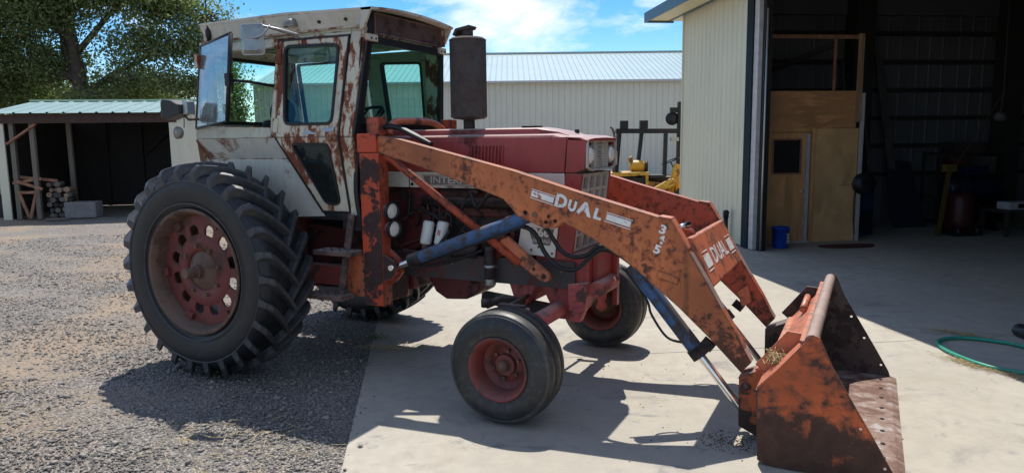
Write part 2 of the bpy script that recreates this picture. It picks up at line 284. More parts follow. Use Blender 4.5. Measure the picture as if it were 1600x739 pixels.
# ------------------------------------------------------------------ mesh helpers
class MB:
    def __init__(s): s.v = []; s.f = []; s.sm = []
    def add(s, v, f, smooth=False, M=None):
        o = len(s.v)
        if M is not None: v = [M @ Vector(p) for p in v]
        s.v += [tuple(p) for p in v]; s.f += [tuple(i+o for i in q) for q in f]; s.sm += [smooth]*len(f); return s
    def box(s, a, b, M=None):
        x0, y0, z0 = (min(p, q) for p, q in zip(a, b)); x1, y1, z1 = (max(p, q) for p, q in zip(a, b))
        v = [(x0,y0,z0),(x1,y0,z0),(x1,y1,z0),(x0,y1,z0),(x0,y0,z1),(x1,y0,z1),(x1,y1,z1),(x0,y1,z1)]
        return s.add(v, [(0,3,2,1),(4,5,6,7),(0,1,5,4),(1,2,6,5),(2,3,7,6),(3,0,4,7)], M=M)
    def bar(s, p, q, w, h, up=(0, 0, 1)):
        p = Vector(p); q = Vector(q); d = (q-p); L = d.length; d.normalize(); u = Vector(up)
        if abs(d.dot(u)) > .99: u = Vector((1, 0, 0))
        r = d.cross(u).normalized(); u = r.cross(d)
        M = Matrix((d, r, u)).transposed().to_4x4(); M.translation = p
        return s.box((0, -w/2, -h/2), (L, w/2, h/2), M)
    def prism(s, pts, y0, y1, ax='y', holes=(), M=None):
        """polygon (a,b) extruded between y0 and y1 ; ax = extrusion axis"""
        loops = [list(pts)] + [list(h) for h in holes]
        def P(a, b, y): return (a, y, b) if ax == 'y' else ((y, a, b) if ax == 'x' else (a, b, y))
        flat = [p for lp in loops for p in lp]; n = len(flat)
        tr = tessellate_polygon([[Vector((p[0], p[1], 0)) for p in lp] for lp in loops])
        v = [P(a, b, y0) for a, b in flat] + [P(a, b, y1) for a, b in flat]
        f = [tuple(t) for t in tr] + [tuple(i+n for i in reversed(t)) for t in tr]
        o = 0
        for lp in loops:
            k = len(lp)
            for i in range(k): j = (i+1) % k; f.append((o+i, o+j, o+j+n, o+i+n))
            o += k
        return s.add(v, f, M=M)
    def sheet(s, loops3):
        """flat polygon in 3D with holes; loops3: list of loops of 3D points (planar)"""
        flat = [p for lp in loops3 for p in lp]
        tr = tessellate_polygon([[Vector(p) for p in lp] for lp in loops3])
        return s.add(flat, [tuple(t) for t in tr])
    def tube(s, pts, r, n=12, cap=True, smooth=True):
        pts = [Vector(p) for p in pts]; rs = r if isinstance(r, (list, tuple)) else [r]*len(pts)
        v = []; f = []; prev = None
        for i, p in enumerate(pts):
            d = (pts[min(i+1, len(pts)-1)]-pts[max(i-1, 0)]).normalized()
            if prev is None:
                u = Vector((0, 0, 1)) if abs(d.z) < .9 else Vector((1, 0, 0)); a = d.cross(u).normalized()
            else: a = (prev-d*prev.dot(d)).normalized()
            prev = a; b = d.cross(a)
            for k in range(n): t = 2*math.pi*k/n; v.append(p+(a*math.cos(t)+b*math.sin(t))*rs[i])
        for i in range(len(pts)-1):
            for k in range(n): j = (k+1) % n; f.append((i*n+k, i*n+j, (i+1)*n+j, (i+1)*n+k))
        s.add(v, f, smooth)
        if cap:
            s.add(v[:n], [tuple(range(n))[::-1]]); s.add(v[-n:], [tuple(range(n))])
        return s
    def lathe(s, prof, c, axis='y', n=48, smooth=True, close=False):
        """prof: list of (radius, axial)"""
        c = Vector(c); v = []; f = []; k = len(prof)
        for i in range(n):
            t = 2*math.pi*i/n; ct, st = math.cos(t), math.sin(t)
            for r, a in prof:
                if axis == 'y': v.append(c+Vector((r*ct, a, r*st)))
                elif axis == 'x': v.append(c+Vector((a, r*ct, r*st)))
                else: v.append(c+Vector((r*ct, r*st, a)))
        for i in range(n):
            j = (i+1) % n
            for q in range(k-1): f.append((i*k+q, i*k+q+1, j*k+q+1, j*k+q))
            if close: f.append((i*k+k-1, i*k, j*k, j*k+k-1))
        return s.add(v, f, smooth)
    def build(s, name, mat, parent=None, bevel=0, loc=None, angle=None, **props):
        me = bpy.data.meshes.new(name); me.from_pydata(s.v, [], s.f)
        me.polygons.foreach_set('use_smooth', s.sm); me.update()
        bm = bmesh.new(); bm.from_mesh(me); bmesh.ops.remove_doubles(bm, verts=bm.verts, dist=1e-5); bmesh.ops.recalc_face_normals(bm, faces=bm.faces); bm.to_mesh(me); bm.free()
        if angle is not None: me.set_sharp_from_angle(angle=R(angle))
        o = bpy.data.objects.new(name, me); COL.objects.link(o)
        if mat: me.materials.append(MAT[mat] if isinstance(mat, str) else mat)
        if parent: o.parent = parent
        if loc: o.location = loc
        if bevel:
            b = o.modifiers.new('bevel', 'BEVEL'); b.width = bevel; b.segments = 2; b.limit_method = 'ANGLE'; b.angle_limit = R(35)
        for k, x in props.items(): o[k] = x
        return o
def tag(o, label=None, cat=None, group=None, kind=None):
    for k, x in (('label', label), ('category', cat), ('group', group), ('kind', kind)):
        if x: o[k] = x
    return o
def thing(name, label, cat, loc=(0, 0, 0), rz=0, group=None):
    o = bpy.data.objects.new(name, None); COL.objects.link(o); o.location = loc; o.rotation_euler = (0, 0, rz); o.empty_display_size = .2
    return tag(o, label, cat, group)
def group_empty(name, parent, loc=(0, 0, 0)):
    o = bpy.data.objects.new(name, None); COL.objects.link(o); o.parent = parent; o.location = loc; o.empty_display_size = .1; return o
def inst(name, mesh, parent, loc=(0, 0, 0), rot=(0, 0, 0), scale=(1, 1, 1)):
    o = bpy.data.objects.new(name, mesh); COL.objects.link(o); o.parent = parent; o.location = loc; o.rotation_euler = rot; o.scale = scale; return o
def copy_tree(o, parent=None):
    c = o.copy(); COL.objects.link(c); c.parent = parent
    for ch in list(o.children): copy_tree(ch, c)
    return c
def text(body, size, M, mat, parent, name='lettering', depth=.002, bold=.0, sx=1.0, font_shear=0):
    cu = bpy.data.curves.new(name, 'FONT'); cu.body = body; cu.size = size; cu.extrude = depth; cu.offset = bold; cu.shear = font_shear
    cu.align_x = 'CENTER'; cu.align_y = 'CENTER'; cu.resolution_u = 3
    t = bpy.data.objects.new('tmp', cu); COL.objects.link(t)
    dg = bpy.context.evaluated_depsgraph_get(); me = bpy.data.meshes.new_from_object(t.evaluated_get(dg))
    bpy.data.objects.remove(t); me.transform(Matrix.Diagonal((sx, 1, 1, 1))); me.transform(M)
    me.materials.clear(); me.materials.append(MAT[mat])
    o = bpy.data.objects.new(name, me); COL.objects.link(o); o.parent = parent; return o
def sideM(x, y, z, ang=0):
    """text frame on a face looking towards -Y, baseline turned by ang degrees (down to the right if negative)"""
    a = R(ang); ex = Vector((math.cos(a), 0, math.sin(a))); ez = Vector((0, -1, 0)); ey = ez.cross(ex)
    M = Matrix((ex, ey, ez)).transposed().to_4x4(); M.translation = (x, y, z); return M
def rrect(x0, x1, z0, z1, r, n=4):
    p = []
    for cx, cz, a0 in ((x1-r, z1-r, 0), (x0+r, z1-r, 90), (x0+r, z0+r, 180), (x1-r, z0+r, 270)):
        for i in range(n+1): a = R(a0+90*i/n); p.append((cx+r*math.cos(a), cz+r*math.sin(a)))
    return p
def roundpoly(pts, r, n=3):
    out = []; k = len(pts)
    for i in range(k):
        a = Vector(pts[i-1]); b = Vector(pts[i]); c = Vector(pts[(i+1) % k])
        u = (a-b).normalized()*r; w = (c-b).normalized()*r
        for j in range(n+1):
            t = j/n; q = (b+u)*(1-t)**2 + b*2*t*(1-t) + (b+w)*t*t; out.append((q.x, q.y))
    return out
def circle(cx, cz, r, n=10): return [(cx+r*math.cos(2*math.pi*i/n), cz+r*math.sin(2*math.pi*i/n)) for i in range(n)]
def inset(pts, d):
    """crude polygon offset toward centroid by d"""
    k = len(pts); out = []
    ar = sum(pts[i][0]*pts[(i+1) % k][1]-pts[(i+1) % k][0]*pts[i][1] for i in range(k)); sg = 1 if ar > 0 else -1
    for i in range(k):
        a = Vector(pts[i-1]); b = Vector(pts[i]); c = Vector(pts[(i+1) % k])
        e1 = (b-a).normalized(); e2 = (c-b).normalized(); n1 = Vector((-e1.y, e1.x))*sg; n2 = Vector((-e2.y, e2.x))*sg
        q = (n1+n2); q = q/max(.3, q.length_squared)*2; p = b+q*d; out.append((p.x, p.y))
    return out

# ================================================================== SETTING
BA = R(-56.5)                                   # shop / slab axis
XD = Vector((math.cos(BA), math.sin(BA), 0)); YD = Vector((-math.sin(BA), math.cos(BA), 0)); K0 = Vector((2.94, 7.72, 0))
def sloc(x, y, z=0): return K0+XD*x+YD*y+Vector((0, 0, z))
# ground sheet with gentle unevenness near, flat beyond
def ground():
    g = MB(); xs = [-600, -200, -80, -40]+list(np.linspace(-26, 14, 81))+[40, 80, 200, 600]; ys = [-600, -200, -60, -20]+list(np.linspace(-9, 27, 73))+[45, 80, 200, 600]
    v = []
    for y in ys:
        for x in xs:
            p = Vector((x, y, 0))-K0; a = p.dot(YD)
            z = -.012
            if -26 <= x <= 14 and -9 <= y <= 27:
                z += (.018*math.sin(x*1.3+y*.7)+.014*math.sin(x*2.9-y*2.1+1)+.01*math.sin(y*4.1+x*.5))*min(1, max(0, (-6.3-a)/.8)) if a < -6.3 else 0
            v.append((x, y, z))
    n = len(xs); f = [(j*n+i, j*n+i+1, (j+1)*n+i+1, (j+1)*n+i) for j in range(len(ys)-1) for i in range(n-1)]
    g.add(v, f, True); o = g.build('ground', 'gravel'); return tag(o, kind='structure')
ground()
# concrete apron: slabs poured in bays, saw cuts between them; u across (YD), v along the shop front (-XD side)
apron = thing('concrete_apron', None, None, loc=tuple(K0), rz=BA); apron['kind'] = 'structure'
edge = -6.06; xj = [-26, -14.4, -10.1, -5.8, -1.5, 2.15, 5.83, 9.5, 13.2]; yj = [edge, 0.02, 4.2, 8.4, 12, 17]
for i in range(len(xj)-1):
    for j in range(len(yj)-1):
        g = MB(); e = .004
        g.box((xj[i]+e, yj[j]+(0 if j == 0 else e), -.10), (xj[i+1]-e, yj[j+1]-e, 0.0))
        g.build('slab', 'concrete', apron, bevel=.003)
tag(MB().box((xj[0], edge+.05, -.12), (xj[-1], yj[-1], -.006), Matrix.Translation(K0) @ Matrix.Rotation(BA, 4, 'Z')).build('ground_under_slabs', 'dark'), kind='structure')

def ribbed_panel(x0, x1, z0, z1, pitch=.2, h=.02, th=.0, n_minor=0, rib=.035, phase=0):
    """trapezoid-ribbed sheet in the XZ plane facing -Y, ribs proud towards -Y"""
    pts = []; x = x0+phase
    while x < x1-1e-6:
        seg = [(x, 0), (min(x+pitch-rib*2, x1), 0), (min(x+pitch-rib*1.4, x1), -h), (min(x+pitch-rib*.6, x1), -h)]
        pts += [p for p in seg if p[0] <= x1]; x += pitch
    pts.append((x1, 0)); g = MB(); v = []; f = []
    for i, (a, b) in enumerate(pts): v += [(a, b, z0), (a, b, z1)]
    for i in range(len(pts)-1): f.append((2*i, 2*i+2, 2*i+3, 2*i+1))
    # back skin for thickness
    o = len(v); v += [(x0, .012, z0), (x1, .012, z0), (x1, .012, z1), (x0, .012, z1)]; f.append((o, o+3, o+2, o+1))
    g.add(v, f); return g

# ---- the shop
EZ = 4.46
shop = thing('shop_building', 'cream ribbed steel shop with a big open doorway and dark green corner trim', 'building', tuple(K0), BA)
for k in range(3):
    ribbed_panel(-3.05+k*1.0, -3.05+(k+1)*1.0+(0.05 if k == 2 else 0), .02, EZ-.02, .2, .02).build('wall_panel', 'wall_cream', shop)
MB().box((-3.10, -.03, 0), (-3.05, .10, EZ)).build('corner_trim', 'wall_cream', shop)
MB().box((0.0, -.045, .012), (.235, .10, EZ)).build('door_trim', 'trim_green', shop, bevel=.004)
MB().box((.237, -.02, .012), (.40, .12, EZ)).build('jamb_board', 'trim_light', shop, bevel=.004)
MB().box((.402, .05, 0), (.50, .17, EZ)).build('jamb_channel', 'dark', shop)
MB().tube([(.52, .07, .02), (.52, .07, EZ-.5)], .018, 8).build('door_track', 'glassframe', shop)
MB().box((.2, -.03, EZ-.16), (9.2, .12, EZ+.05)).build('door_header', 'trim_green', shop)
MB().box((9.2, -.03, 0), (9.5, .12, EZ)).build('right_jamb', 'trim_green', shop)
for k in range(4): ribbed_panel(9.5+k, 10.5+k, .02, EZ-.02).build('wall_panel', 'wall_cream', shop)
# end wall (inside face towards +X) with girts, back wall, far end wall
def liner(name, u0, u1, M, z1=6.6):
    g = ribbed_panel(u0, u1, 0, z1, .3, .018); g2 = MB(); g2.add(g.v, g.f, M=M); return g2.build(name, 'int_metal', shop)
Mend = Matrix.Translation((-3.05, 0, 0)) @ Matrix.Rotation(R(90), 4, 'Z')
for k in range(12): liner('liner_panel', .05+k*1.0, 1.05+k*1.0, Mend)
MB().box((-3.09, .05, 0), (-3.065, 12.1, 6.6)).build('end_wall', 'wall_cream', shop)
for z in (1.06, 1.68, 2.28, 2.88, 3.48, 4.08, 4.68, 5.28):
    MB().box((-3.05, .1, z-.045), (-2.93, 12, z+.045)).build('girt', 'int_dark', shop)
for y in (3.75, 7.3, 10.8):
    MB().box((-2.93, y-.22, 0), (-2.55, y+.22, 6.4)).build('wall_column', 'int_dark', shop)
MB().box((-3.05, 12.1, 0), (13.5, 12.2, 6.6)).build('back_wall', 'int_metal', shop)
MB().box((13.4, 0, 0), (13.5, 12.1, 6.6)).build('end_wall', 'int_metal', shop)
OV = .62
# roof: eave parallel to the front wall, rises inwards
zf = lambda y: EZ+.08+(y+OV)*.30
for k in range(17):
    x0 = -3.75+k*1.03
    g = MB(); v = [(x0, -OV, zf(-OV)), (x0+1.03, -OV, zf(-OV)), (x0+1.03, 6.1, zf(6.1)), (x0, 6.1, zf(6.1))]
    g.add(v+[(a, b, c+.05) for a, b, c in v], [(0, 1, 2, 3), (7, 6, 5, 4), (0, 4, 5, 1), (1, 5, 6, 2), (2, 6, 7, 3), (3, 7, 4, 0)]).build('roof_panel', 'roof_teal', shop)
    g = MB(); v = [(x0, 6.1, zf(6.1)), (x0+1.03, 6.1, zf(6.1)), (x0+1.03, 12.8, zf(-OV)), (x0, 12.8, zf(-OV))]
    g.add(v+[(a, b, c+.05) for a, b, c in v], [(0, 1, 2, 3), (7, 6, 5, 4), (0, 4, 5, 1), (1, 5, 6, 2), (2, 6, 7, 3), (3, 7, 4, 0)]).build('roof_panel', 'roof_teal', shop)
for s, (xx0, xx1) in enumerate(((-3.05, -2.9), (13.35, 13.5))):
    MB().prism([(0.1, EZ), (6.1, 6.45), (12.1, EZ)], xx0, xx1, 'x').build('gable', 'int_metal', shop)
MB().box((-3.72, -OV, EZ-.03), (13.7, -.05, EZ)).build('soffit', 'soffit', shop)
MB().box((-3.78, -OV-.03, EZ-.07), (13.7, -OV, EZ+.14)).build('fascia', 'trim_blue', shop)
MB().box((-3.78, -OV, EZ-.07), (-3.72, 0, EZ+.10)).build('end_fascia', 'trim_blue', shop)
MB().box((-3.72, -.05, EZ-.035), (-3.1, .3, EZ-.005)).build('soffit', 'soffit', shop)
MB().box((-3.72, -.13, EZ-.045), (.1, -.07, EZ-.03)).build('soffit_trim', 'trim_blue', shop)
for x in (0.5, 4.5, 8.5): MB().bar((x, .2, EZ+.1), (x, 12, EZ+.1), .1, .3).build('tie_beam', 'int_dark', shop)
# office partition in the corner
XO = -.35
office = thing('office_room', 'plywood office room with a wooden door inside the open shop', 'room', tuple(K0), BA)
MB().prism([(.50, 0), (.575, 0), (.575, 2.0), (1.40, 2.0), (1.40, 0), (2.29, 0), (2.29, 2.04), (.50, 2.04)], XO-.10, XO, 'x').build('wall_sheet', 'osb', office)
MB().prism([(.50, 2.045), (2.22, 2.045), (2.22, 2.70), (.50, 2.70)], XO-.06, XO+.018, 'x').build('knee_wall_sheet', 'ply', office)
MB().box((-3.0, .14, 2.045), (XO-.1, 2.2, 2.10)).build('ceiling', 'osb', office)
MB().box((-3.0, 2.2, 0), (XO-.1, 2.28, 2.70)).build('side_wall', 'osb', office)
MB().box((XO-.03, .48, 2.705), (XO+.01, .53, 3.60)).build('rail_post', 'lumber_red', office)
MB().box((XO-.03, .48, 3.605), (XO+.012, 2.22, 3.67)).build('top_rail', 'lumber_red', office)
MB().box((XO+.02, 2.19, 2.15), (XO+.06, 2.29, 3.69)).build('corner_post', 'lumber', office, bevel=.003)
MB().box((XO-.03, 1.76, 2.705), (XO+.005, 1.80, 3.60)).build('rail_post', 'lumber_red', office)
MB().bar((-2.4, 1.1, 3.05), (-.6, 1.9, 3.55), .06, .1).build('diagonal_brace', 'int_dark', office)
MB().box((XO+.002, 2.30, 0), (XO+.05, 2.36, 2.66)).build('corner_trim', 'trim_light', office, bevel=.003)
for y0, y1, z0, z1 in ((.50, .575, 0, 2.05), (1.40, 1.475, 0, 2.05), (.58, 1.395, 1.985, 2.05)):
    MB().box((XO+.002, y0, z0), (XO+.022, y1, z1)).build('door_casing', 'door_wood', office)
dr = MB().prism([(.585, .02), (1.395, .02), (1.395, 1.98), (.585, 1.98)], XO-.06, XO-.02, 'x', holes=[rrect(.69, 1.21, 1.25, 1.85, .01, 1)]).build('door', 'door_wood', office)
MB().prism(rrect(.67, 1.23, 1.23, 1.87, .01, 1), XO-.02, XO-.008, 'x', holes=[rrect(.70, 1.20, 1.26, 1.84, .01, 1)]).build('window_frame', 'lumber_red', dr)
MB().box((XO-.05, .69, 1.25), (XO-.045, 1.21, 1.85)).build('window_pane', 'dark', dr)
MB().box((XO-.02, 1.30, .0), (XO+.03, 1.36, 1.95)).build('edge_trim', 'trim_light', dr)
MB().tube([(XO-.02, 1.27, .93), (XO+.05, 1.27, .93), (XO+.05, 1.20, .93)], .012, 8).build('handle', 'chrome', dr)
MB().box((XO-.02, .58, 0), (XO+.06, 1.40, .018)).build('threshold', 'trim_light', dr)

# ---- things in and by the shop
def at_shop(x, y, z=0): return tuple(sloc(x, y, z))
b = thing('bucket', 'blue plastic bucket on the floor beside the open shop door jamb', 'bucket', at_shop(.22, .58), BA)
g = MB(); g.lathe([(0, .003), (.125, .003), (.13, .01), (.145, .34), (.155, .34), (.155, .36), (.142, .365), (.125, .02), (0, .02)], (0, 0, 0), 'z', 28).build('pail', 'plastic_blue', b)
MB().tube([(.158*math.cos(a), .158*math.sin(a), .33-.14*math.sin(a)) for a in np.linspace(0, math.pi, 13)], .004, 6).build('handle', 'blackmetal', b)
for k, z in enumerate((.10, .13, .16, .19, .22, .25)): MB().box((.137, .04, z), (.150, .075+.01*(k % 2), z+.012)).build('printed_line', 'white_clean', b)
p = thing('standpipe', 'black standpipe with an elbow on top in front of the cream wall', 'pipe', at_shop(-.46, -.12), BA)
MB().tube([(0, 0, 0), (0, 0, .48)], .04, 14).build('pipe', 'blackmetal', p)
MB().tube([(0, 0, .47), (0, 0, .53), (.03, -.02, .57), (.10, -.03, .575)], [.05, .052, .05, .045], 14).build('elbow', 'blackmetal', p)
hr = thing('hose_reel', 'black hose reel hung on the white corner trim of the office', 'hose reel', at_shop(XO+.06, 2.33, 1.0), BA)
MB().lathe([(.03, -.06), (.19, -.06), (.19, -.05), (.10, -.045), (.10, .045), (.19, .05), (.19, .06), (.03, .06)], (.12, 0, .05), 'x', 24).build('reel', 'blackmetal', hr)
MB().tube([(.12+.0*a, .11*math.cos(a), .05+.11*math.sin(a)) for a in np.linspace(0, 6*math.pi, 60)], .02, 6).build('wound_hose', 'black', hr)
MB().tube([(.12, -.15, .05), (.14, -.19, -.2), (.12, -.17, -.6), (.13, -.14, -.85)], .012, 6).build('loose_hose', 'black', hr)
MB().tube([(.05, -.02, .05), (.05, -.42, .03)], .008, 6).build('crank_handle', 'lumber', hr)
mt = MB(); ring = []
for k in range(14):
    a = 2*math.pi*k/14; ring.append((.50*math.cos(a)*(1+.1*math.sin(3*a)), .20*math.sin(a)*(1+.15*math.cos(2*a))))
mt.prism(ring, 0.004, .03, 'z'); tag(mt.build('floor_mat', plain('dark_red_mat', (.07, .02, .018), .9), loc=at_shop(.35, 1.75), bevel=.004), 'crumpled dark red mat on the shop floor below the hose reel', 'mat').rotation_euler = (0, 0, BA+R(90))
sf = thing('storage_shelf', 'dark steel shelf against the girts right of the leaning plank', 'shelf', at_shop(-2.5, 6.2), BA)
for z in (.02, .55, 1.05, 1.5): MB().box((-.3, -.8, z), (.25, .8, z+.03)).build('shelf_board', 'int_dark', sf)
for y in (-.78, .78):
    for x in (-.28, .23): MB().box((x-.02, y-.02, 0), (x+.02, y+.02, 1.55)).build('post', 'int_dark', sf)
for i, (y, z, w, h, mm, lb) in enumerate(((5.75, .58, .5, .34, 'int_wood', 'dusty grey box at the left of the middle shelf'), (6.45, .58, .6, .28, 'engine', 'long dark box at the right of the middle shelf'), (5.9, 1.08, .45, .30, 'engine_red', 'dull red box on the upper shelf'), (6.6, 1.08, .35, .36, 'int_wood', 'tall grey box on the upper shelf'), (6.1, 1.53, .7, .22, 'rail', 'flat grey case on top of the shelf'), (6.3, .05, .9, .40, 'rail', 'wide grey crate under the shelf'))):
    tag(MB().box((-.2, -w/2, 0), (.2, w/2, h)).build('storage_box', mm, loc=at_shop(-2.5, y, z), bevel=.01), lb, 'box', 'boxes on the shop shelf').rotation_euler = (0, 0, BA)
# green hose loop
H = [(6.75, 1.75), (6.45, 1.98), (6.19, 2.39), (5.95, 2.50), (5.714, 2.50), (5.56, 2.38), (5.51, 2.20), (5.56, 1.98), (5.66, 1.80), (5.77, 1.654), (5.90, 1.56), (6.06, 1.525), (6.3, 1.50), (6.7, 1.42)]
def smooth_path(P, n=6):
    P = [Vector((*p, 0)) if len(p) == 2 else Vector(p) for p in P]; out = []
    for i in range(len(P)-1):
        a, b, c, d = P[max(i-1, 0)], P[i], P[i+1], P[min(i+2, len(P)-1)]
        for k in range(n):
            t = k/n; out.append(.5*((2*b)+(c-a)*t+(2*a-5*b+4*c-d)*t*t+(3*b-a-3*c+d)*t**3))
    out.append(P[-1]); return out
hp = smooth_path(H); tag(MB().tube([(p.x, p.y, .020) for p in hp], .0165, 10).build('garden_hose', 'hose_green'), 'green hose lying in a loop on the concrete at the shadow edge', 'hose')
# ragged black rubber thing at the right edge
g = MB(); rr = []
for i in range(36):
    a = 2*math.pi*i/36; rr.append((.19+.012*math.sin(5*a)+.008*rng.normal(), 0))
v = []; f = []
for i in range(36):
    a = 2*math.pi*i/36; R0 = rr[i][0]
    for k in range(8):
        t = 2*math.pi*k/8; q = R0+.06*math.cos(t)*(1+.15*math.sin(9*a)); v.append((q*math.cos(a), q*math.sin(a)*.7, .058+.055*math.sin(t)*(1+.2*math.sin(7*a+1))))
for i in range(36):
    for k in range(8): f.append((i*8+k, ((i+1) % 36)*8+k, ((i+1) % 36)*8+(k+1) % 8, i*8+(k+1) % 8))
g.add(v, f, True); bt = g.build('small_tyre', 'tyre_f', loc=(6.42, 2.82, 0)); tag(bt, 'small ragged black tyre lying on the concrete by the green hose', 'tyre')
tag(MB().tube(smooth_path([(6.62, 2.70, .014), (6.52, 2.62, .05), (6.42, 2.66, .14), (6.38, 2.80, .19), (6.46, 2.98, .14), (6.6, 3.1, .014)]), .011, 8).build('air_line', plain('blue_grey_hose', (.12, .25, .36), .4)), 'pale blue air line looped over the small black tyre', 'hose')
# stuff deep in the shop, the shade in there put into its dark colours
def leaning(name, label, cat, x, y, top, w, t, L, mat, rungs=0, rise=None):
    o = thing(name, label, cat, at_shop(x, y), BA); h = math.sqrt(L*L-top*top)
    if rungs:
        for s in (-w/2, w/2): MB().bar((0, s, 0), (-top, s+.05, h), t, t*1.6).build('rail', mat, o)
        for k in range(rungs):
            q = (k+1)/(rungs+1); MB().bar((-top*q, -w/2+.05*q, h*q), (-top*q, w/2+.05*q, h*q), .03, .04, (1, 0, 1)).build('rung', mat, o)
    else: MB().bar((0, 0, 0), (-top, -.1, h), w, t, (1, 0, 0)).build('plank', mat, o)
    return o
leaning('ladder', 'tall dusty ladder leaning against the dark girts beside the office', 'ladder', -2.0, 3.55, .8, .42, .05, 3.6, 'int_wood', 9)
leaning('long_plank', 'long grey plank leaning against the dark end wall right of the ladder', 'plank', -2.0, 4.35, .85, .16, .05, 3.7, 'int_wood')
pnl = thing('leaning_panel', 'dark sheet leaning low against the end wall behind the ladder', 'panel', at_shop(-1.9, 4.15), BA)
MB().add([(0, 0, 0), (.0, .75, 0), (-.45, .62, 1.35), (-.45, .05, 1.4), (.03, 0, 0), (.03, .75, 0), (-.42, .62, 1.35), (-.42, .05, 1.4)], [(0, 1, 2, 3), (7, 6, 5, 4), (0, 4, 5, 1), (1, 5, 6, 2), (2, 6, 7, 3), (3, 7, 4, 0)]).build('sheet', plain('dark_blue_sheet', (.012, .018, .035), .6), pnl)
cab2 = thing('blue_cabinet', 'dark blue cabinet standing beside the office corner trim', 'cabinet', at_shop(-1.2, 2.75), BA)
MB().box((-.3, -.3, 0), (.2, .35, .9)).build('case', plain('navy_steel', (.012, .018, .07), .4), cab2, bevel=.01)
MB().box((.202, -.27, .5), (.22, .32, .86)).build('drawer', plain('navy_steel_door', (.014, .022, .085), .35), cab2, bevel=.004); MB().box((.202, -.27, .06), (.22, .32, .47)).build('drawer', 'blackmetal', cab2, bevel=.004)
mc = thing('red_machine', 'dark red upright machine on the shop floor among blue equipment', 'machine', at_shop(-.7, 4.68), BA)
MM = plain('dark_red_enamel', (.05, .010, .012), .5); MB_ = plain('navy_enamel', (.008, .012, .04), .4)
MB().lathe([(0, .04), (.24, .04), (.25, .3), (.24, .7), (.20, .80), (0, .82)], (0, 0, 0), 'z', 20).build('tank', MM, mc)
MB().box((-.28, -.28, 0), (.28, .28, .06)).build('base', 'blackmetal', mc, bevel=.01)
for y in (-.2, .2): MB().lathe([(0, -.03), (.09, -.03), (.09, .03), (0, .03)], (.2, y, .09), 'y', 16).build('caster', 'black', mc)
MB().tube([(0, -.1, .8), (0, -.1, 1.05), (0, .15, 1.1), (0, .18, .8)], .025, 8).build('pipework', 'blackmetal', mc)
cmp_ = thing('blue_compressor', 'navy blue equipment frame standing behind the red machine', 'compressor', at_shop(-1.2, 5.3), BA)
MB().lathe([(0, -.6), (.18, -.58), (.24, -.5), (.24, .5), (.18, .58), (0, .6)], (0, 0, .85), 'y', 20).build('tank', MB_, cmp_)
for y in (-.45, .45): MB().box((-.2, y-.03, 0), (.2, y+.03, .65)).build('leg', 'blackmetal', cmp_)
MB().box((-.15, -.25, 1.1), (.15, .25, 1.3)).build('motor', MB_, cmp_, bevel=.02)
bx = thing('bench_charger', 'pale grey box with a dark dial on a shelf at the right edge', 'box', at_shop(-.4, 5.62, .5), BA)
MB().box((-.15, -.3, 0), (.15, .32, .14)).build('case', 'trim_light', bx, bevel=.008); MB().box((.152, -.12, .03), (.16, .08, .11)).build('dial', 'dark', bx)
sh = thing('work_bench', 'dark work bench inside the shop carrying the pale grey box', 'bench', at_shop(-.5, 5.9), BA)
MB().box((-.35, -.7, .45), (.35, .9, .5)).build('top', 'int_dark', sh)
for y in (-.65, .85):
    for x in (-.3, .3): MB().box((x-.03, y-.03, 0), (x+.03, y+.03, .45)).build('leg', 'int_dark', sh)
wl = thing('hanging_bell', 'pale round weight hanging from yellow straps in the dark shop', 'hook weight', at_shop(-.5, 5.21, 2.22), BA)
MB().lathe([(0, -.08), (.09, -.07), (.12, 0), (.09, .07), (.03, .10), (0, .10)], (0, 0, 0), 'z', 20).build('weight', 'int_wood', wl)
MB().tube([(0, 0, .09), (0, .03, .45), (0, 0, 2.4)], .009, 6).build('strap', 'int_wood', wl)
MB().tube([(0, .03, .45), (.02, -.3, -.05), (.02, -.9, -.95), (.02, -1.05, -1.0)], .009, 6).build('strap', 'shaded_strap', wl)
yl = thing('yellow_lever', 'dark yellow lever arm leaning by the dark red machine', 'lever', at_shop(-.5, 4.1), BA)
MB().bar((0, 0, .02), (0, .15, 1.26), .07, .05).build('arm', plain('shaded_yellow', (.09, .065, .014), .6), yl); MB().box((-.05, .02, 1.22), (.05, .27, 1.36)).build('head', plain('shaded_yellow_head', (.12, .085, .018), .6), yl, bevel=.01)  # both yellows darkened to carry the shop's shade

# ---- long cream building behind
FDA = R(26.5); LB = thing('long_shed_building', 'long low cream steel building with a pale blue green ribbed roof', 'building', (-12.08, 28.76, 0), FDA)
# local x to the right along the wall, y away ; origin on the optical axis at 38 m
LO = CAM+Vector((-math.sin(FDA), math.cos(FDA), 0))*38; LB.location = (LO.x, LO.y, 0)
for k in range(10):
    x0 = -13.3+k*3.0; ribbed_panel(x0, x0+3.0, 0, 4.86, .30, .03, rib=.04).build('wall_panel', 'wall_far', LB)
    g = ribbed_panel(x0, x0+3.0, 0, 8.35, .30, .03, rib=.03); g2 = MB(); g2.add(g.v, g.f, M=Matrix.Translation((0, -.35, 4.84)) @ Matrix.Rotation(-math.atan2(8.2, 2.35), 4, 'X')); g2.build('roof_panel', 'roof_far', LB)
MB().box((-13.3, .05, 0), (-13.2, 16, 4.8)).build('end_wall', 'wall_far', LB); MB().prism([(.05, 4.8), (8, 7.1), (16, 4.8)], -13.3, -13.2, 'x').build('gable', 'wall_far', LB)
MB().box((-13.3, -.40, 4.80), (16.7, -.355, 4.90)).build('eave_trim', 'trim_light', LB)
MB().box((-13.3, 7.6, 7.17), (16.7, 8.2, 7.25)).build('ridge_cap', 'roof_far', LB)

